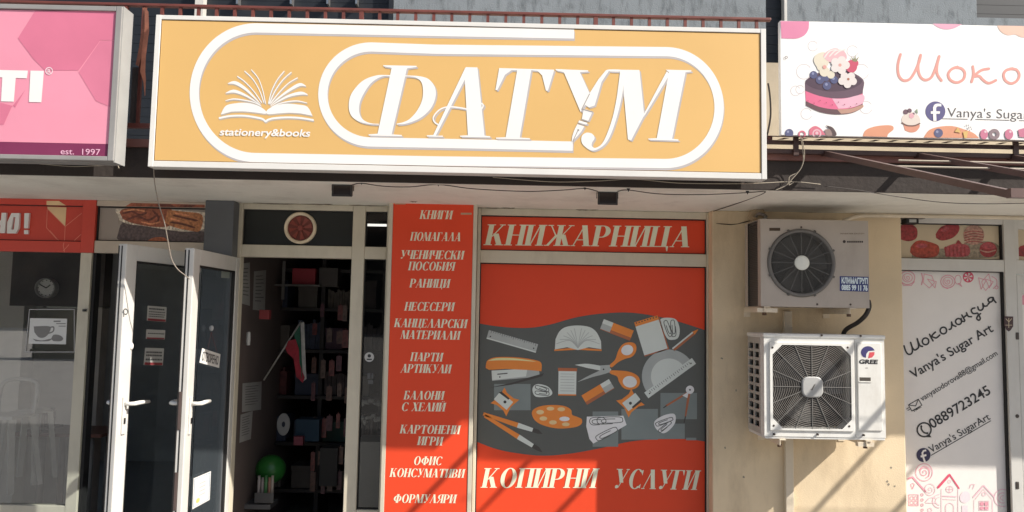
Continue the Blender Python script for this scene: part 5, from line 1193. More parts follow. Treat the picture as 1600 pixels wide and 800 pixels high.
for u, v in ((1207, 543), (1324.5, 543), (1209, 665), (1327, 666), (1278, 679), (1210, 678.5), (1350, 680), (1284, 524), (1345, 525)):
    q = P(u, v, AP+.01); mb = MB(); mb.lathe(q.x, q.z, [(.006, AP+.0), (.006, AP+.0115), (.0001, AP+.0125)], 10); mb.build('screw', M('brown screw', (.08, .06, .05), .4, .5), la)
# wall brackets under both units
for nm, xs2, zb_, lab in (('upper', (P(1198, 482, AP).x, P(1331, 482, AP).x), v0, 'pair of angle brackets carrying the upper air conditioner'), ('lower', (P(1222, 688, AP).x, P(1357, 688, AP).x), w0-.014, 'pair of angle brackets carrying the lower air conditioner')):
    br = empty('wall_bracket', lab, 'bracket', ((xs2[0]+xs2[1])/2, -PW-.1, zb_-.05))
    for x in xs2:
        mb = MB(); mb.box(x-.018, x+.018, -AP-.012, -PW, zb_-.006, zb_-.001); mb.box(x-.018, x-.013, -AP-.012, -PW, zb_-.034, zb_-.0065); mb.box(x-.02, x+.02, -PW-.005, -PW-.0005, zb_-.06, zb_-.0065)
        mb.build('arm', M('dirty white bracket', sh(150, 140, 124), .5, dirt=.4, dirtcol=(.14, .08, .05), dscale=12), br, bevel=.001)
    mb = MB()
    for x in xs2: mb.zlathe((x, -AP+.04), [(.012, zb_-.05), (.012, zb_-.034)], 10)
    mb.build('bolt', M('rusty bolt', (.12, .07, .045), .6, .4), br)
    mb = MB()
    a = xs2[0]-(.055 if nm == 'upper' else 0); mb.box(min(a, xs2[0]-.04), xs2[0]+.06, -AP-.004, -AP+.03, zb_-.034, zb_-.0105) if nm == 'upper' else mb.box(xs2[1]-.06, xs2[1]+.03, -AP-.004, -AP+.03, zb_-.034, zb_-.0105)
    mb.build('cross_plate', M('dirty white bracket', sh(150, 140, 124), .5), br)
# drain hose, trunking, pipes
s = MB(); s.tube(spline([P(1357, 470, .40), P(1358, 480, .42), P(1352, 493, .42), P(1340, 504, .38), P(1326, 512, .33), P(1319, 519, .3), P(1317, 530, .28)], 6), .013, 10)
tag(s.build('drain_hose', M('brown hose', (.035, .028, .022), .6), smooth=True), 'dark brown hose curving down from the upper to the lower air conditioner', 'hose')
s = MB(); a, b = P(1229, 480, PW+.035), P(1238, 800, PW+.035); s.box(P(1226.5, 600, PW+.035).x, P(1239, 600, PW+.035).x, -PW-.035, -PW-.0005, 0, v0-.02)
tag(s.build('pipe_trunking', M('pale trunking', (.66, .57, .44), .5, dirt=.25, dscale=5, streak=.3), bevel=.003), 'vertical pale plastic trunking running down the wall below the air conditioners', 'trunking')
s = MB(); s.tube(spline([P(1318, 345.5, .24), P(1330, 340.5, .18), P(1345, 337.5, .16), P(1370, 337, .16), P(1480, 338.5, .16), P(1610, 341, .16), P(1680, 342, .16)], 6), .012, 10)
tag(s.build('white_conduit', M('pale trunking', (.66, .57, .44), .5), smooth=True), 'pale pipe running along the top of the wall right of the upper air conditioner', 'pipe')
s = MB(); s.tube(spline([P(1181, 338, .2), P(1186, 334, .24), P(1197, 338, .28), P(1190, 346, .3), P(1184, 352, .3), P(1186, 400, .3), P(1184, 440, .3), P(1187, 470, .31)], 6), .009, 8)
tag(s.build('insulated_pipe', M('silver wrap', (.30, .29, .28), .35, .6, var=.4, scale=60), smooth=True), 'silver wrapped pipe along the left side of the upper air conditioner', 'pipe')
s = MB(); s.ball(P(1182, 334, .16), .045, .05, .045, 10, 7); 
for i, v_ in enumerate(s.v): s.v[i] = v_+Vector((random.uniform(-.01, .01), random.uniform(-.01, .01), random.uniform(-.01, .01)))
tag(s.build('foam_plug', M('grey beige foam', sh(120, 106, 86), .95, bump=.6, bscale=40)), 'lump of grey foam filling the wall corner above the upper air conditioner', 'foam')

# ================================================================ right-hand shopfront
rw = empty('shop_window', 'white framed confectionery window with white film and slanted black writing', 'window', (P(1490, 600).x, 0, 0))
ra, rb = wx1, P(1564.5, 425).x
rc = P(1582, 425).x; rd = rc+.765
tz = [P(1485, 350.3).z, P(1485, 405.3).z, P(1485, 423.5).z]
mb = MB()
mb.fb(rb, rc, 0, ZS-.001, -.03, .036); mb.fb(ra-.001, rb, tz[0], ZS-.001, -.028, .032); mb.fb(ra-.001, rb, tz[2], tz[1], -.028, .032); mb.fb(ra-.001, rb, 0, .1, -.028, .032)
mb.build('frame', PVCW, rw, bevel=.003)
mb = MB(); mb.fb(rb-.010, rb-.001, .1, tz[2], -.01, .02); mb.fb(rb-.008, rb-.001, tz[1], tz[0], -.01, .02); mb.fb(ra-.001, rb-.01, tz[2]-.005, tz[2], -.01, .02); mb.fb(ra-.001, rb-.008, tz[0]-.005, tz[0], -.01, .02); mb.fb(ra-.001, rb-.008, tz[1], tz[1]+.004, -.01, .02); mb.build('seal', SEAL, rw)
mb = MB(); mb.fb(ra-.001, rb-.01, .1, tz[2]-.005, -.008, -.002); mb.build('white_film', M('matte white film', sh(172, 168, 164, 1.95), .55, var=.03), rw)
mb = MB(); mb.fb(ra-.001, rb-.008, tz[1]+.004, tz[0]-.005, -.008, -.002); mb.build('transom_print', M('cream print ground', sh(138, 126, 106), .5, var=.06), rw)
BK = M('black film print', (.022, .022, .024), .5)
hw = []
def zz_(q): return [(1405+x/7.275, 455+y/7.275) for x, y in q]
for q in ([(55, 620), (72, 675), (95, 710), (125, 718), (148, 695), (150, 650), (130, 582)], [(130, 582), (150, 640), (175, 668), (205, 655), (222, 625), (205, 540)], [(205, 540), (222, 590), (240, 620), (265, 628)],
          ell(300, 570, 37, 38, n=10)+[(337, 570)], [(345, 490), (365, 530), (385, 565)], [(412, 465), (390, 485), (370, 512), (395, 525), (425, 530), (462, 498)], ell(503, 447, 37, 38, n=10)+[(540, 447)],
          [(568, 435), (588, 428), (597, 400), (595, 350)], [(595, 350), (610, 385), (645, 400)], ell(675, 345, 34, 34, n=10)+[(709, 345)], [(704, 310), (714, 340), (742, 344)],
          [(712, 270), (728, 300), (747, 332)], [(732, 300), (766, 272)], [(765, 245), (785, 285), (822, 290)], [(860, 190), (832, 198), (820, 222), (838, 252), (868, 254), (890, 250), (910, 280), (922, 312), (906, 330), (882, 312), (896, 276), (925, 255)],
          [(893, 178), (905, 210), (932, 216), (955, 190), (950, 140)], [(950, 140), (970, 170), (1002, 165)], [(1068, 72), (1035, 74), (1010, 98), (1028, 124), (1058, 112), (1068, 72)], [(1068, 72), (1080, 105), (1100, 128)], [(1036, 120), (1010, 150)]):
    hw += stroke(spline(zz_(q), 5), 2.5)
flat('lettering', F0, hw, 0.0, BK, rw)
flat('lettering', F0, text("Vanya's Sugar Art", (1427, 592), (1553, 517), 15.0, .012), 0.0, BK, rw)
flat('lettering', F0, text('vanyatodorova88@gmail.com', (1441, 627), (1559.5, 554.5), 9.2, .004), 0.0, BK, rw)
flat('lettering', F0, text('0889723245', (1457, 670), (1549, 614.5), 16.0, .012), 0.0, BK, rw)
flat('lettering', F0, text("Vanya's SugarArt", (1455, 708), (1548, 654.5), 11.6, .006), 0.0, BK, rw)
flat('underline', F0, stroke([(1455, 711.5), (1548, 657.5)], 1.2), 0.0, BK, rw)
c = (1430, 633)
flat('envelope_drawing', F0, stroke([rot([(a, b)], c, -30)[0] for a, b in ((-9, -5.5), (9, -5.5), (9, 5.5), (-9, 5.5))], 1.2, True)+stroke([rot([(a, b)], c, -30)[0] for a, b in ((-9, -5.5), (0, 1.5), (9, -5.5))], 1.2)+stroke([rot([(-15, -1.5)], c, -30)[0], rot([(-10, -1.5)], c, -30)[0]], 1)+stroke([rot([(-14, 1.5)], c, -30)[0], rot([(-10, 1.5)], c, -30)[0]], 1)+text('E-MAIL', (1428.5, 643.5), (1440, 636.5), 3.4, .02), 0.0, BK, rw)
flat('phone_badge', F0, ringp(1444, 671.5, 12, 9.6, 32)+[[(1452, 678), (1455.5, 683.5), (1446, 683)]]+stroke(spline([(1439.5, 665.5), (1440, 671), (1444, 676), (1449.5, 677)], 5), [2.2, 3.4]+[2.4]*12+[3.6, 2.4]), 0.0, BK, rw)
flat('round_badge', F0, [ell(1443, 711, 11, n=32)], 0.0, M('indigo badge', (.03, .025, .07), .4), rw)
flat('badge_letter', F0, [[(1447.5, 705), (1444, 705.5), (1442.5, 708), (1443, 710.5), (1447, 709.5), (1447.6, 712.5), (1443.8, 713.6), (1446.6, 721.6), (1443.6, 722), (1441, 714.3), (1438.8, 714.8), (1438, 712), (1440.2, 711.3), (1439.7, 707.5), (1442, 703.5), (1446.5, 702)]], .0008, M('matte white film', sh(172, 168, 164, 1.95), .55), rw)
# candy border prints, thin line work
PL = M('dusty rose line print', sh(168, 112, 124, 2.0), .5); PL2 = M('pale rose line print', sh(176, 138, 146, 2.0), .5); PL3 = M('crimson line print', sh(158, 60, 80, 2.0), .5); FILL = M('faint rose print', sh(182, 156, 160, 2.0), .5)
def spir(cx, cy, r, turns, wd, a0=0): return stroke([(cx+r*t/24*math.cos(R(a0)+turns*2*math.pi*t/24), cy+r*t/24*math.sin(R(a0)+turns*2*math.pi*t/24)) for t in range(3, 25)], wd)
def outl(q, wd=.9): return stroke(q, wd, True)
T1_ = outl(ell(1418, 434, 11.5, 10.5), 1.1)+outl(ell(1418, 434, 7.5, 6.5))+spir(1418, 434, 5, 1.6, .9)+stroke([(1408, 440), (1412, 446), (1424, 446), (1429, 440)], 1)+outl(ell(1481, 440, 11, 10), 1.1)+outl(ell(1481, 440, 7.5, 7))+spir(1481, 440, 5, 1.6, .9)+stroke([(1473, 448), (1480, 451), (1489, 447)], 1)
T1_ += outl([(1444, 428), (1456, 431), (1460, 442), (1452, 450), (1443, 442)])+outl([(1449, 436), (1463, 440), (1461, 450)])+stroke([(1440, 427), (1442, 436), (1440, 445)], 1.4)+outl(ell(1497, 437, 5, 7))+outl([(1497, 443), (1503, 448), (1500, 443)])
T1_ += outl([(1534, 440), (1545, 428), (1549, 444), (1540, 454), (1536, 448)])+outl([(1529, 434), (1541, 438), (1533, 452)])+stroke(spline([(1550, 432), (1557, 437), (1557, 446), (1552, 451)], 4), 1)+outl(ell(1557, 449, 2.4))+outl([(1540, 436), (1552, 440), (1546, 450)])
flat('candy_border', F0, T1_, 0.0, PL, rw)
flat('candy_border', F0, ringp(1513, 433, 8.5, 6.6, 20)+[[(1513, 433), (1513+7*math.cos(R(a)), 433+7*math.sin(R(a))), (1513+7*math.cos(R(a+30)), 433+7*math.sin(R(a+30)))] for a in range(0, 360, 60)], 0.0, PL3, rw)
B1 = outl(ell(1444, 738, 13, 13.5))+spir(1444, 738, 9.5, 2.1, 1.0, 40)+stroke(spline([(1436, 735), (1444, 728), (1453, 734), (1451, 745)], 4), .9)
B1 += stroke([(1419, 748), (1426, 745.5), (1446, 768)], 2.6)+outl([(1423, 757), (1426, 755), (1429, 757), (1426, 764)], .9)+outl(rect(1420, 773, 1435, 790), .9)+outl(rect(1422.5, 776, 1427, 781), .7)+outl(rect(1429, 776, 1433, 781), .7)+outl(rect(1422.5, 783, 1427, 788), .7)+outl(rect(1429, 783, 1433, 788), .7)
B1 += [q for i in range(4) for q in ringp(1441, 773+8*i, 2.4, 1.5, 10)]
flat('gingerbread_border', F0, B1, 0.0, PL, rw)
B2 = stroke([(1466, 761.5), (1483.5, 742)], 3.6)+stroke([(1484, 741.5), (1498.5, 763)], 2.2)
flat('gingerbread_border', F0, B2, 0.0, PL3, rw)
B3 = stroke([(1471, 764), (1471, 802)], .8)+stroke([(1497, 764), (1497, 802)], .9)+outl(ell(1484, 764.5, 5.5, 5))+stroke([(1484, 760), (1484, 769)], .7)+stroke([(1479, 764.5), (1489, 764.5)], .7)+stroke([(1473, 775), (1494, 776)], 1.5)+stroke([(1473, 780), (1494, 781)], .6)+outl(spline([(1478, 801), (1478, 790), (1484, 786), (1490, 790), (1490, 801)], 3))+outl(ell(1483.5, 752.5, 2.2), .7)
B3 += ringp(1468, 783, 11, 10, 16, 90, 270)+ringp(1468, 783, 6.5, 5.7, 14, 90, 270)+outl(ell(1453, 765, 8, 9))+spir(1453, 765, 6, 1.5, .8)+stroke(spline([(1446, 785), (1453, 778), (1462, 778)], 4), 1)+stroke([(1447, 786), (1464, 786)], .8)+outl(ell(1453, 797, 3))
B3 += stroke([(1521, 777), (1537, 758.5), (1553, 776)], 2.0)+stroke([(1524, 780), (1537, 764), (1550, 780)], .7)+stroke([(1522, 781), (1522, 802)], .7)+stroke([(1551, 781), (1551, 802)], .8)+outl(ell(1537.5, 772, 2.8))+outl(rect(1530, 783, 1545, 797), .8)+stroke([(1515, 763), (1517, 757), (1523, 757), (1520, 764)], .8)
B3 += ringp(1567, 778, 14, 12.8, 22, 70, 290)+ringp(1567, 778, 8.5, 7.4, 16, 70, 290)+ringp(1567, 778, 4, 3, 10, 70, 290)
flat('gingerbread_border', F0, B3, 0.0, PL2, rw)
flat('gingerbread_border', F0, [rect(1531.5, 784.5, 1537, 790), rect(1538.5, 784.5, 1543.5, 790), rect(1531.5, 791.5, 1537, 796), rect(1538.5, 791.5, 1543.5, 796)], 0.0004, PL, rw)
flat('gingerbread_border', F0, [spline([(1500, 775), (1506, 768), (1514, 770), (1516, 780), (1508, 786), (1501, 783)], 4, True), rect(1503, 790, 1512, 802)], -0.0004, FILL, rw)
# macaron print on the transom
def mp(off, m, ps, nm='macaron_print'): flat(nm, F0, ps, off, m, rw)
v1_, v2_, v3_, v4_ = vs('berry print', 108, 34, 36), vs('coral print', 120, 46, 32), vs('pink macaron print', 122, 52, 56), vs('pale rose macaron print', 128, 98, 86)
mp(-.0012, vs('warm grey print', 104, 94, 80), [spline([(1425, 395), (1446, 388), (1480, 388), (1520, 378), (1556, 380), (1556, 402), (1425, 402)], 4)])
mp(-.0008, v1_, [spline([(1407, 352), (1424, 351), (1433, 358), (1432, 372), (1420, 377), (1407, 374)], 4), spline([(1462, 366), (1470, 355), (1484, 350.5), (1498, 352), (1498, 362), (1488, 372), (1472, 376), (1463, 372)], 4)])
mp(-.0004, v2_, [spline([(1423, 386), (1430, 378), (1440, 375.5), (1456, 379), (1467, 385), (1465, 399), (1448, 403), (1430, 401), (1422, 394)], 4)])
mp(0, v4_, [ell(1521.5, 367, 16.5, 15.5)]); mp(.0004, v1_, [q for i in range(5) for q in stroke(spline([(1507, 364+i*4), (1520, 361+i*4), (1536, 363+i*4)], 4), 1.1)])
mp(0, v3_, [spline([(1475, 387), (1492, 381), (1513, 384), (1512, 400), (1478, 401)], 4)]); mp(.0004, v1_, [[(1476+i*6, 386), (1478+i*6, 385), (1479+i*6, 400), (1477+i*6, 400)] for i in range(6)]+[spline([(1493, 382), (1497, 375), (1503, 381)], 3)])
mp(.0004, v1_, [ell(1544, 390, 13.5, 12)]); mp(.0008, v3_, [spline([(1531, 384), (1543, 379), (1556, 385), (1553, 389), (1540, 389)], 4)]); mp(.0012, v4_, stroke(spline([(1532, 391), (1543, 394), (1555, 391)], 4), 2))
mp(.0004, v3_, [ell(1477, 358, 7, 3.4, rot=-25), ell(1440, 384, 9, 3.5)])
# shield decal on the mullion
flat('shield_decal', FP(.036), [[(1569, 494), (1583, 494.5), (1583, 510), (1579, 516), (1576, 518), (1572, 515), (1569, 509)]], .001, M('dark plum print', (.06, .028, .03), .5), rw)
flat('shield_mark', FP(.036), stroke([(1571.5, 498), (1576, 503), (1580.5, 498)], .9)+stroke([(1576, 497), (1576, 512)], .9)+stroke([(1571, 508), (1581, 508)], .8), .0016, M('cream print ground', sh(138, 126, 106), .5), rw)
# the confectioner's door beside it
rdr = empty('shop_door', 'white closed door at the right edge with a dark lock and pink printed pane', 'door', (P(1590, 600).x+.4, -.01, 0))
mb = MB(); dx0, dx1 = rc+.004, rc+.76
dtz = P(1595, 430).z; mb.frame(dx0, dx1, .02, dtz, P(1597, 600).x-rc-.004, .12, .15, -.02, .030); mb.build('frame', PVCW, rdr, bevel=.004)
mb = MB(); mb.fb(P(1597, 600).x-.001, dx1-.06, .16, dtz-.119, -.006, 0); mb.build('pane', M('matte white film', sh(172, 168, 164, 1.95), .55), rdr)
flat('candy_border', F0, [spline([(1597, 462), (1612, 458), (1612, 475), (1597, 476)], 3)], .001, PL, rdr)
for v in (525, 650, 758):
    q = P(1588.5, v, .03); mb = MB(); mb.lathe(q.x, q.z, [(.012, .03), (.012, .036), (.009, .04), (.0001, .041)], 14) if v < 700 and v > 600 else mb.fb(q.x-.010, q.x+.010, q.z-.022, q.z+.022, .03, .04)
    mb.build('hinge' if v != 650 else 'lock', M('dark lock metal', (.07, .06, .055), .4, .5), rdr, bevel=.003)
mb = MB(); mb.fb(rc+.001, rd, dtz+.005, P(1590, 407).z-.0, -.02, .03); mb.fb(rc+.001, rc+.025, P(1590, 407).z+.0005, ZS-.002, -.02, .029); mb.fb(rc+.025, rd, P(1590, 359).z, ZS-.002, -.02, .029)
mb.build('door_head', PVCW, rdr, bevel=.002)
mb = MB(); mb.fb(rc+.025, rd, P(1590, 407).z, P(1590, 359).z, -.008, -.002); mb.build('transom_print', M('cream print ground', sh(138, 126, 106), .5), rdr)
flat('macaron_print', F0, [spline([(1588, 394), (1594, 385), (1606, 383), (1612, 388), (1612, 401), (1590, 400)], 4)], 0, v1_, rdr)

# ================================================================ lamps and cables under the slab
def flood(name, label, u0, v0, u1, v1, p):
    a, b = P(u0, v0, p), P(u1, v1, p)
    t = empty(name, label, 'floodlight', ((a.x+b.x)/2, -p, b.z), 'floodlights under the balcony')
    mb = MB(); wd = b.x-a.x; hh = a.z-b.z
    mb.hexa([(a.x, -p, b.z), (b.x, -p, b.z), (b.x-.006, -p+.05, b.z+.01), (a.x+.006, -p+.05, b.z+.01), (a.x, -p, a.z), (b.x, -p, a.z), (b.x-.006, -p+.05, a.z-.006), (a.x+.006, -p+.05, a.z-.006)])
    mb.build('housing', M('black lamp metal', (.014, .012, .011), .5), t, bevel=.003)
    mb = MB(); mb.frame(a.x+.002, b.x-.002, b.z+.002, a.z-.002, .008, .008, .008, p, p+.004); mb.build('rim', M('dark rim', (.03, .026, .024), .45), t)
    mb = MB(); mb.fb(a.x+.009, b.x-.009, b.z+.009, a.z-.009, p, p+.0015); mb.build('lens', M('dark lens', (.03, .022, .02), .2), t)
    mb = MB(); z = a.z+.016
    for x in (a.x-.004, b.x+.001): mb.box(x, x+.003, -p+.015, -p+.03, a.z-hh*.5, z)
    mb.box(a.x-.004, b.x+.004, -p+.015, -p+.03, z, z+.004); mb.box((a.x+b.x)/2-.01, (a.x+b.x)/2+.01, -p+.012, -p+.033, z+.004, ZS); mb.build('bracket', M('grey bracket metal', (.16, .14, .12), .45, .4), t)
    return t
flood('floodlight', 'square black floodlight under the balcony above the bookshop doorway', 518.5, 287, 550, 307.5, .80)
flood('floodlight', 'square black floodlight under the balcony above the КНИЖАРНИЦА panel', 934, 298, 965.5, 320.5, .74)
t = empty('wall_lamp', 'small dark lamp with a bright lens above the macaron transom', 'lamp', (P(1425, 348, .1).x, -.1, P(1425, 351, .1).z))
mb = MB(); mb.px(1416, 341, 1436, 350, .04, .10); mb.build('housing', M('black lamp metal', (.014, .012, .011), .5), t, bevel=.003)
mb = MB(); mb.px(1421, 342.5, 1432, 347.5, .101, .104); mb.build('lens', M('clear lens', (.5, .5, .48), .15), t)
mb = MB(); mb.px(1409, 339.5, 1446, 341.6, .05, .09); mb.build('bracket', M('grey bracket metal', (.16, .14, .12), .45, .4), t)
def wire(name, label, pts, r, m):
    s = MB(); s.tube(spline([tuple(P(u, v, p)) for u, v, p in pts], 6), r, 6); return tag(s.build(name, m, smooth=True), label, 'cable')
wire('hanging_cable', 'pale cable dangling from the yellow sign corner to the cafe door', [(240, 262, .98), (242, 288, .96), (248, 318, .93), (257, 348, .9), (263, 380, .87), (268, 404, .85), (277, 420, .84), (289, 430, .83), (296, 436, .83)], .003, M('greyish cable', (.24, .20, .16), .6))
wire('soffit_cable', 'thin dark cable strung between the two black floodlights', [(550, 289, .85), (565, 286.5, .86), (600, 291, .86), (640, 292, .86), (685, 288.5, .86), (740, 295, .86), (820, 299, .85), (880, 297, .85), (914, 294.5, .85), (934, 299, .82)], .0026, CABLE)
wire('soffit_cable', 'thin dark cable running right from the second floodlight to the pier corner', [(965, 299, .80), (982, 297, .85), (1030, 303, .85), (1100, 304, .85), (1168, 301, .85), (1196, 300, .84), (1160, 315, .5), (1115, 330, .15)], .0026, CABLE)
wire('loose_wire', 'pale wire sagging below the right end of the yellow sign', [(770, 277, .955), (860, 284, .96), (930, 283, .96), (990, 280, .96), (1060, 286, .96), (1150, 287, .96), (1190, 286, .96), (1240, 284, .95), (1282, 288, .945)], .002, CABLEW)
wire('loose_wire', 'twisted wire hanging at the left end of the white cake sign', [(1251, 214, 1.06), (1254, 232, 1.0), (1255, 252, .98), (1248, 268, .97), (1234, 276, .965), (1232, 286, .96), (1224, 292, .955), (1212, 297, .95)], .0022, CABLEW)
wire('loose_wire', 'second thinner wire looping beside the twisted wire', [(1253, 216, 1.05), (1257, 240, 1.0), (1252, 262, .98), (1236, 282, .97), (1233, 289, .965), (1240, 285, .965)], .002, CABLEW)
wire('loose_wire', 'thin dark wire drooping along the soffit under the awning frame', [(1290, 291, .95), (1340, 297, .94), (1400, 307, .92), (1470, 316, .9), (1540, 318.5, .9), (1620, 317, .9)], .002, CABLE)
wire('loose_wire', 'black cable hanging down behind the right edge of the yellow sign', [(1200, 130, .99), (1203, 150, .98), (1204, 180, .98), (1200, 205, .98), (1197, 216, .98)], .005, CABLE)
wire('loose_wire', 'thin pale wire sagging below the pink sign', [(-20, 252, 1.0), (60, 256, 1.0), (110, 260, 1.0), (150, 259, 1.0), (180, 257, 1.0), (186, 263, 1.0)], .0018, CABLEW)
for u, v, lab in ((565, 285.5, 'tiny black clip right of the first floodlight'), (685, 288, 'tiny black clip halfway between the two floodlights'), (914, 294, 'tiny black clip left of the second floodlight'), (982, 296.5, 'tiny black clip right of the second floodlight'), (1168, 300.5, 'tiny black clip above the cream pier')):
    q = P(u, v, .86); s = MB(); s.add([(q.x-.010, q.y-.006, q.z+.01), (q.x+.010, q.y-.006, q.z+.01), (q.x+.010, q.y+.006, q.z+.01), (q.x-.010, q.y+.006, q.z+.01), (q.x, q.y, q.z-.012)], [(0, 1, 2, 3), (0, 4, 1), (1, 4, 2), (2, 4, 3), (3, 4, 0)])
    tag(s.build('cable_clip', BLACK), lab, 'clip', 'cable clips on the soffit')

# ================================================================ inside the bookshop
def boxthing(name, label, cat, u0, v0, u1, v1, p, dep, m, group=None):
    a, b = P(u0, v0, p), P(u1, v1, p); s = MB(); s.fb(a.x, b.x, b.z, a.z, p-dep, p); return tag(s.build(name, m, bevel=.003), label, cat, group)
wl = Plane((xsplit+.031, 0, 0), (0, -1, 0))
if wl.n.x < 0: wl.n = -wl.n
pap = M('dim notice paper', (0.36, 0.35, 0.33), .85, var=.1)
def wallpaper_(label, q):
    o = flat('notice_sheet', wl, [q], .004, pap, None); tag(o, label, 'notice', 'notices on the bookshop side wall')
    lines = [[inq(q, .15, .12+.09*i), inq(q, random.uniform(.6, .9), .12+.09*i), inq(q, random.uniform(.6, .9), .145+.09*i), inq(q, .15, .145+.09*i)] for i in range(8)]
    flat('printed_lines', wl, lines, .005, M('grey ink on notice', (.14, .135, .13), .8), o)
wallpaper_('tall notice sheet nearest the open bookshop door', [(377, 412), (389.5, 410), (389.5, 478), (376, 474)])
wallpaper_('tall notice sheet right of the first one on the bookshop side wall', [(396, 424), (415, 422), (413, 486), (394, 484)])
wallpaper_('square notice sheet at waist height on the bookshop side wall', [(378, 599), (408, 596), (407, 640), (377, 644)])
wallpaper_('slanting notice sheet hanging lowest on the bookshop side wall', [(375, 648), (394, 642), (391, 686), (373, 692)])
boxthing('small_box', 'small red box pinned beside the notice sheets', 'box', 405, 484, 420, 499, -.28, .05, M('dim red card', (.22, .03, .03), .6))
s = MB(); q = P(388, 532, -.1); s.zlathe((q.x, .1), [(.012, q.z-.03), (.014, q.z), (.012, q.z+.05), (.006, q.z+.055)], 10)
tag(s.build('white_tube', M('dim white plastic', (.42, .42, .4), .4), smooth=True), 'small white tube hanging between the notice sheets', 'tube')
# shelving along the back-left, with goods
sh_ = empty('shelf_unit', 'dark shelf rack filling the dim left side of the bookshop', 'shelf', (P(450, 600, -1.3).x, 1.3, 0))
sx0, sx1 = P(412, 600, -1.3).x, P(600, 600, -1.3).x
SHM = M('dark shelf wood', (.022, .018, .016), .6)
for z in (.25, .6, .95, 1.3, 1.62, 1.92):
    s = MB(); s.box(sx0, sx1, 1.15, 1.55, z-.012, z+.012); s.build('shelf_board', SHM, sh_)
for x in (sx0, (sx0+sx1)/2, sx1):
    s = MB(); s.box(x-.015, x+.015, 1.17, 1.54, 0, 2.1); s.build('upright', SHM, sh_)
cols = [(.10, .022, .022), (.035, .045, .075), (.09, .075, .06), (.022, .055, .045), (.10, .09, .08), (.07, .035, .055), (.05, .035, .035)]
names_ = ['maroon', 'navy', 'tan', 'dark green', 'pale grey', 'plum', 'brown']
rows_ = ['bottom', 'second', 'third', 'fourth', 'fifth']
posn = ['far left', 'left middle', 'right middle', 'far right']
for ri_, z in enumerate((.25, .6, .95, 1.3, 1.62)):
    for ci in range(4):
        k = random.randrange(7); x = sx0+.05+ci*(sx1-sx0-.05)/4; wd_ = random.uniform(.12, .2); hh = random.uniform(.14, .26)
        s = MB()
        if (ri_+ci) % 2 == 0:
            xx = x
            while xx < x+wd_: t_ = random.uniform(.015, .03); s.box(xx, xx+t_-.002, 1.2+random.uniform(0, .02), 1.4, z+.013, z+.013+hh*random.uniform(.8, 1)); xx += t_
            tag(s.build('book_row', M('spines %d' % k, cols[k], .6, var=.5, scale=25)), 'row of %s books at the %s of the %s shelf' % (names_[k], posn[ci], rows_[ri_]), 'books', 'goods on the dim rack')
        else:
            s.box(x, x+wd_, 1.19, 1.42, z+.013, z+.013+hh); s.box(x-.004, x+wd_+.004, 1.186, 1.424, z+.013+hh*.8, z+.016+hh)
            tag(s.build('carton', M('carton %d' % k, cols[k], .7, var=.3), bevel=.003), '%s lidded carton at the %s of the %s shelf' % (names_[k], posn[ci], rows_[ri_]), 'carton', 'goods on the dim rack')
boxthing('gift_box', 'red gift box high on the rack inside the bookshop', 'box', 457, 419, 492, 447, -1.05, .15, M('dull red gift paper', (.36, .03, .045), .5))
boxthing('grey_carton', 'grey carton right of the red gift box', 'box', 499, 418, 527, 448, -1.05, .15, M('grey card', (.085, .075, .07), .7))
s = MB(); a = P(441, 444, -1.0); b = P(480, 446, -1.0); s.box(a.x-.08, b.x+.1, 0.98, 1.14, a.z-.012, a.z); s.box(P(443, 440, -1).x-.01, P(443, 440, -1).x+.012, .99, 1.0, P(443, 468, -1).z, P(443, 408, -1).z)
tag(s.build('display_bracket', M('dim grey metal', (.16, .15, .14), .5, .3)), 'pale display shelf bracket under the red gift box', 'bracket')
# packets hung in front of the right end of the rack
k_ = 0
for u in (487, 500, 513, 526, 538):
    for v in (470, 512, 556, 604, 650, 700, 742):
        if random.random() < .3: continue
        a, b = P(u+random.uniform(-3, 3), v+random.uniform(-8, 8), -.98), None
        wd_, hh = random.uniform(.028, .045), random.uniform(.08, .14); s = MB()
        s.hexa([(a.x, .98, a.z-hh), (a.x+wd_, .98, a.z-hh), (a.x+wd_, 1.0, a.z-hh), (a.x, 1.0, a.z-hh), (a.x, .985, a.z), (a.x+wd_, .985, a.z), (a.x+wd_, .99, a.z), (a.x, .99, a.z)])
        s.box(a.x+wd_*.42, a.x+wd_*.58, .986, .989, a.z, a.z+.012)
        tag(s.build('hanging_packet', M('packet %d' % (k_ % 4), [(.16, .035, .03), (.11, .05, .035), (.10, .03, .04), (.13, .08, .06)][k_ % 4], .45, var=.6, scale=40)), 'dim reddish packet hanging on the right end of the bookshop rack', 'packet', 'packets hanging on the bookshop rack'); k_ += 1

# flag on a stick
fg = empty('flag', 'white green and red flag on a slanting stick inside the bookshop', 'flag', P(413, 592, -.62))
s = MB(); s.tube([P(412, 594, -.60), P(470, 503, -.62)], .006, 8); s.build('stick', M('pale stick', (.34, .32, .29), .5), fg, smooth=True)
for nm_, q0_, col in (('white_stripe', [(469, 505), (475, 503), (477, 545), (478, 592), (474, 596), (471, 560)], (.5, .49, .46)), ('green_stripe', [(459, 519), (468, 507), (471, 560), (473, 596), (468, 570), (464, 548)], (.02, .10, .06)), ('red_stripe', [(446, 543), (452, 532), (462, 530), (467, 545), (468, 568), (476, 590), (474, 598), (464, 588), (460, 560), (450, 552)], (.35, .025, .04))):
    o = flat(nm_, FP(-.62), [q0_], {'white_stripe': .0, 'green_stripe': .006, 'red_stripe': .012}[nm_], M(nm_.replace('_', ' '), col, .8, var=.25, scale=20), fg, thick=.004)
    for v_ in o.data.vertices: v_.co.y += .012*math.sin(v_.co.x*70+v_.co.z*25)
s = MB(); s.ball(P(423, 733, -.75), .105, .105, .10)
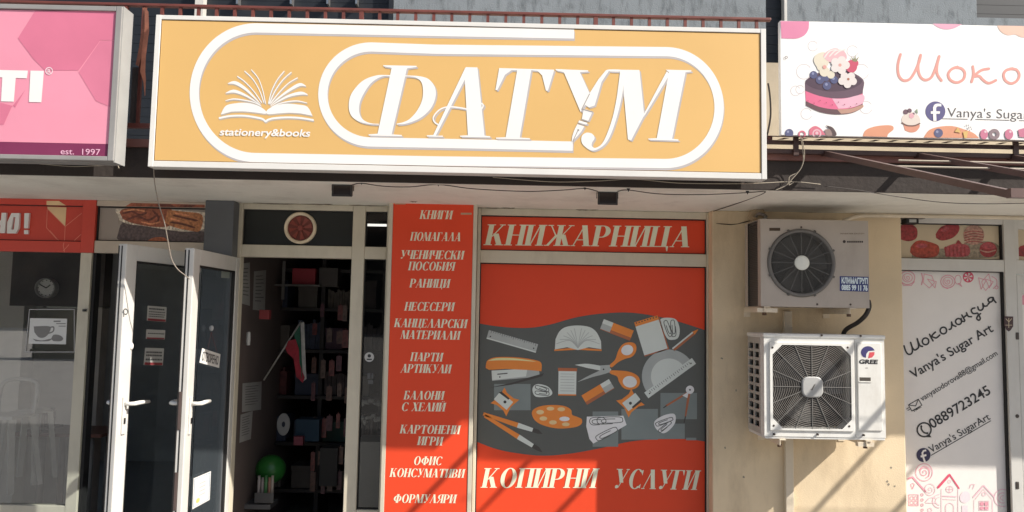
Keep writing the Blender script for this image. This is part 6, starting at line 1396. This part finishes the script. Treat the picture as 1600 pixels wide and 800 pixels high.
tag(s.build('green_ball', M('bright green ball', (.03, .19, .032), .35), smooth=True), 'bright green ball behind the marker cup on the bookshop floor stand', 'ball')
q = P(412, 786, -.55)
mk = empty('marker_stand', 'clear stand of coloured markers below the green ball', 'stand', q)
s = MB(); s.box(P(385, 786, -.55).x, P(426, 786, -.55).x, .5, .68, q.z-.03, q.z); s.build('tray', M('grey tray', (.12, .12, .12), .5), mk)
for i, (u, c_) in enumerate(((402, (.45, .4, .36)), (407.5, (.35, .3, .27)), (413, (.10, .28, .10)), (418.5, (.42, .22, .15)), (423, (.5, .42, .34)))):
    a = P(u, 786, -.55); b = P(u, 744+3*(i % 2), -.55); s = MB(); s.zlathe((a.x, .57), [(.011, a.z), (.011, b.z-.03), (.009, b.z-.028), (.009, b.z)], 12)
    s.build('marker', M('marker %d' % i, c_, .4), mk, smooth=True)
s = MB(); a, b = P(398, 770, -.5), P(427, 786, -.5); s.fb(a.x, b.x, b.z, a.z, -.502, -.5); s.build('holder', M('smoky plastic', (.11, .11, .11), .25), mk)
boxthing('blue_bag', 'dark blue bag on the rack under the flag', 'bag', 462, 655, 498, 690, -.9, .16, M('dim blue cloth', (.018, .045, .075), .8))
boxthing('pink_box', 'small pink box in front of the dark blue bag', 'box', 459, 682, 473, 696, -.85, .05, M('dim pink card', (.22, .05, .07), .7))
s = MB(); s.lathe(*(lambda q: (q.x, q.z))(P(443, 663, -.8)), [(.012, -.8), (.045, -.8), (.047, -.798), (.045, -.796)], 24)
for i, v_ in enumerate(s.v): s.v[i] = Vector((v_.x, v_.y, P(443, 663, -.8).z+(v_.z-P(443, 663, -.8).z)*1.7))
tag(s.build('hang_tag', M('dim tag card', (.3, .3, .29), .7)), 'pale oval tag hanging on the dim rack below the flag', 'tag')
boxthing('grey_bag', 'grey bag standing low at the right of the rack', 'bag', 500, 700, 526, 760, -.95, .14, M('grey bag cloth', (.05, .048, .045), .8))
boxthing('display_cabinet', 'dim grey cabinet behind the narrow side pane of the bookshop', 'cabinet', 555, 690, 598, 860, -.5, .3, M('dim grey cabinet', (.34, .33, .31), .6))
for v, lab in ((630, 'crumpled clear packs on the upper ledge behind the side pane'), (655, 'crumpled clear packs on the lower ledge behind the side pane')):
    s = MB(); 
    for i in range(9): s.ball(P(562+i*4.2, v+random.uniform(-6, 6), -.5), .018, .02, random.uniform(.012, .024), 7, 5)
    tag(s.build('clear_packs', M('pale wrap', (.34, .34, .33), .25, var=.5, scale=30)), lab, 'packs')
lt = empty('ceiling_lamp', 'lit fluorescent tube lamp seen through the small side transom', 'lamp', P(592, 350, -.3))
a, b = P(572, 350.2, -.3), P(612, 353.6, -.3)
s = MB(); s.box(a.x-.25, b.x+.1, .28, .32, b.z, a.z); s.build('tube', emit('lamp glow', (1.0, .97, .9), 1.2), lt)
s = MB(); s.box(a.x-.26, b.x+.11, .27, .33, a.z+.001, a.z+.02); s.build('casing', M('grey casing', (.1, .1, .1), .5), lt)
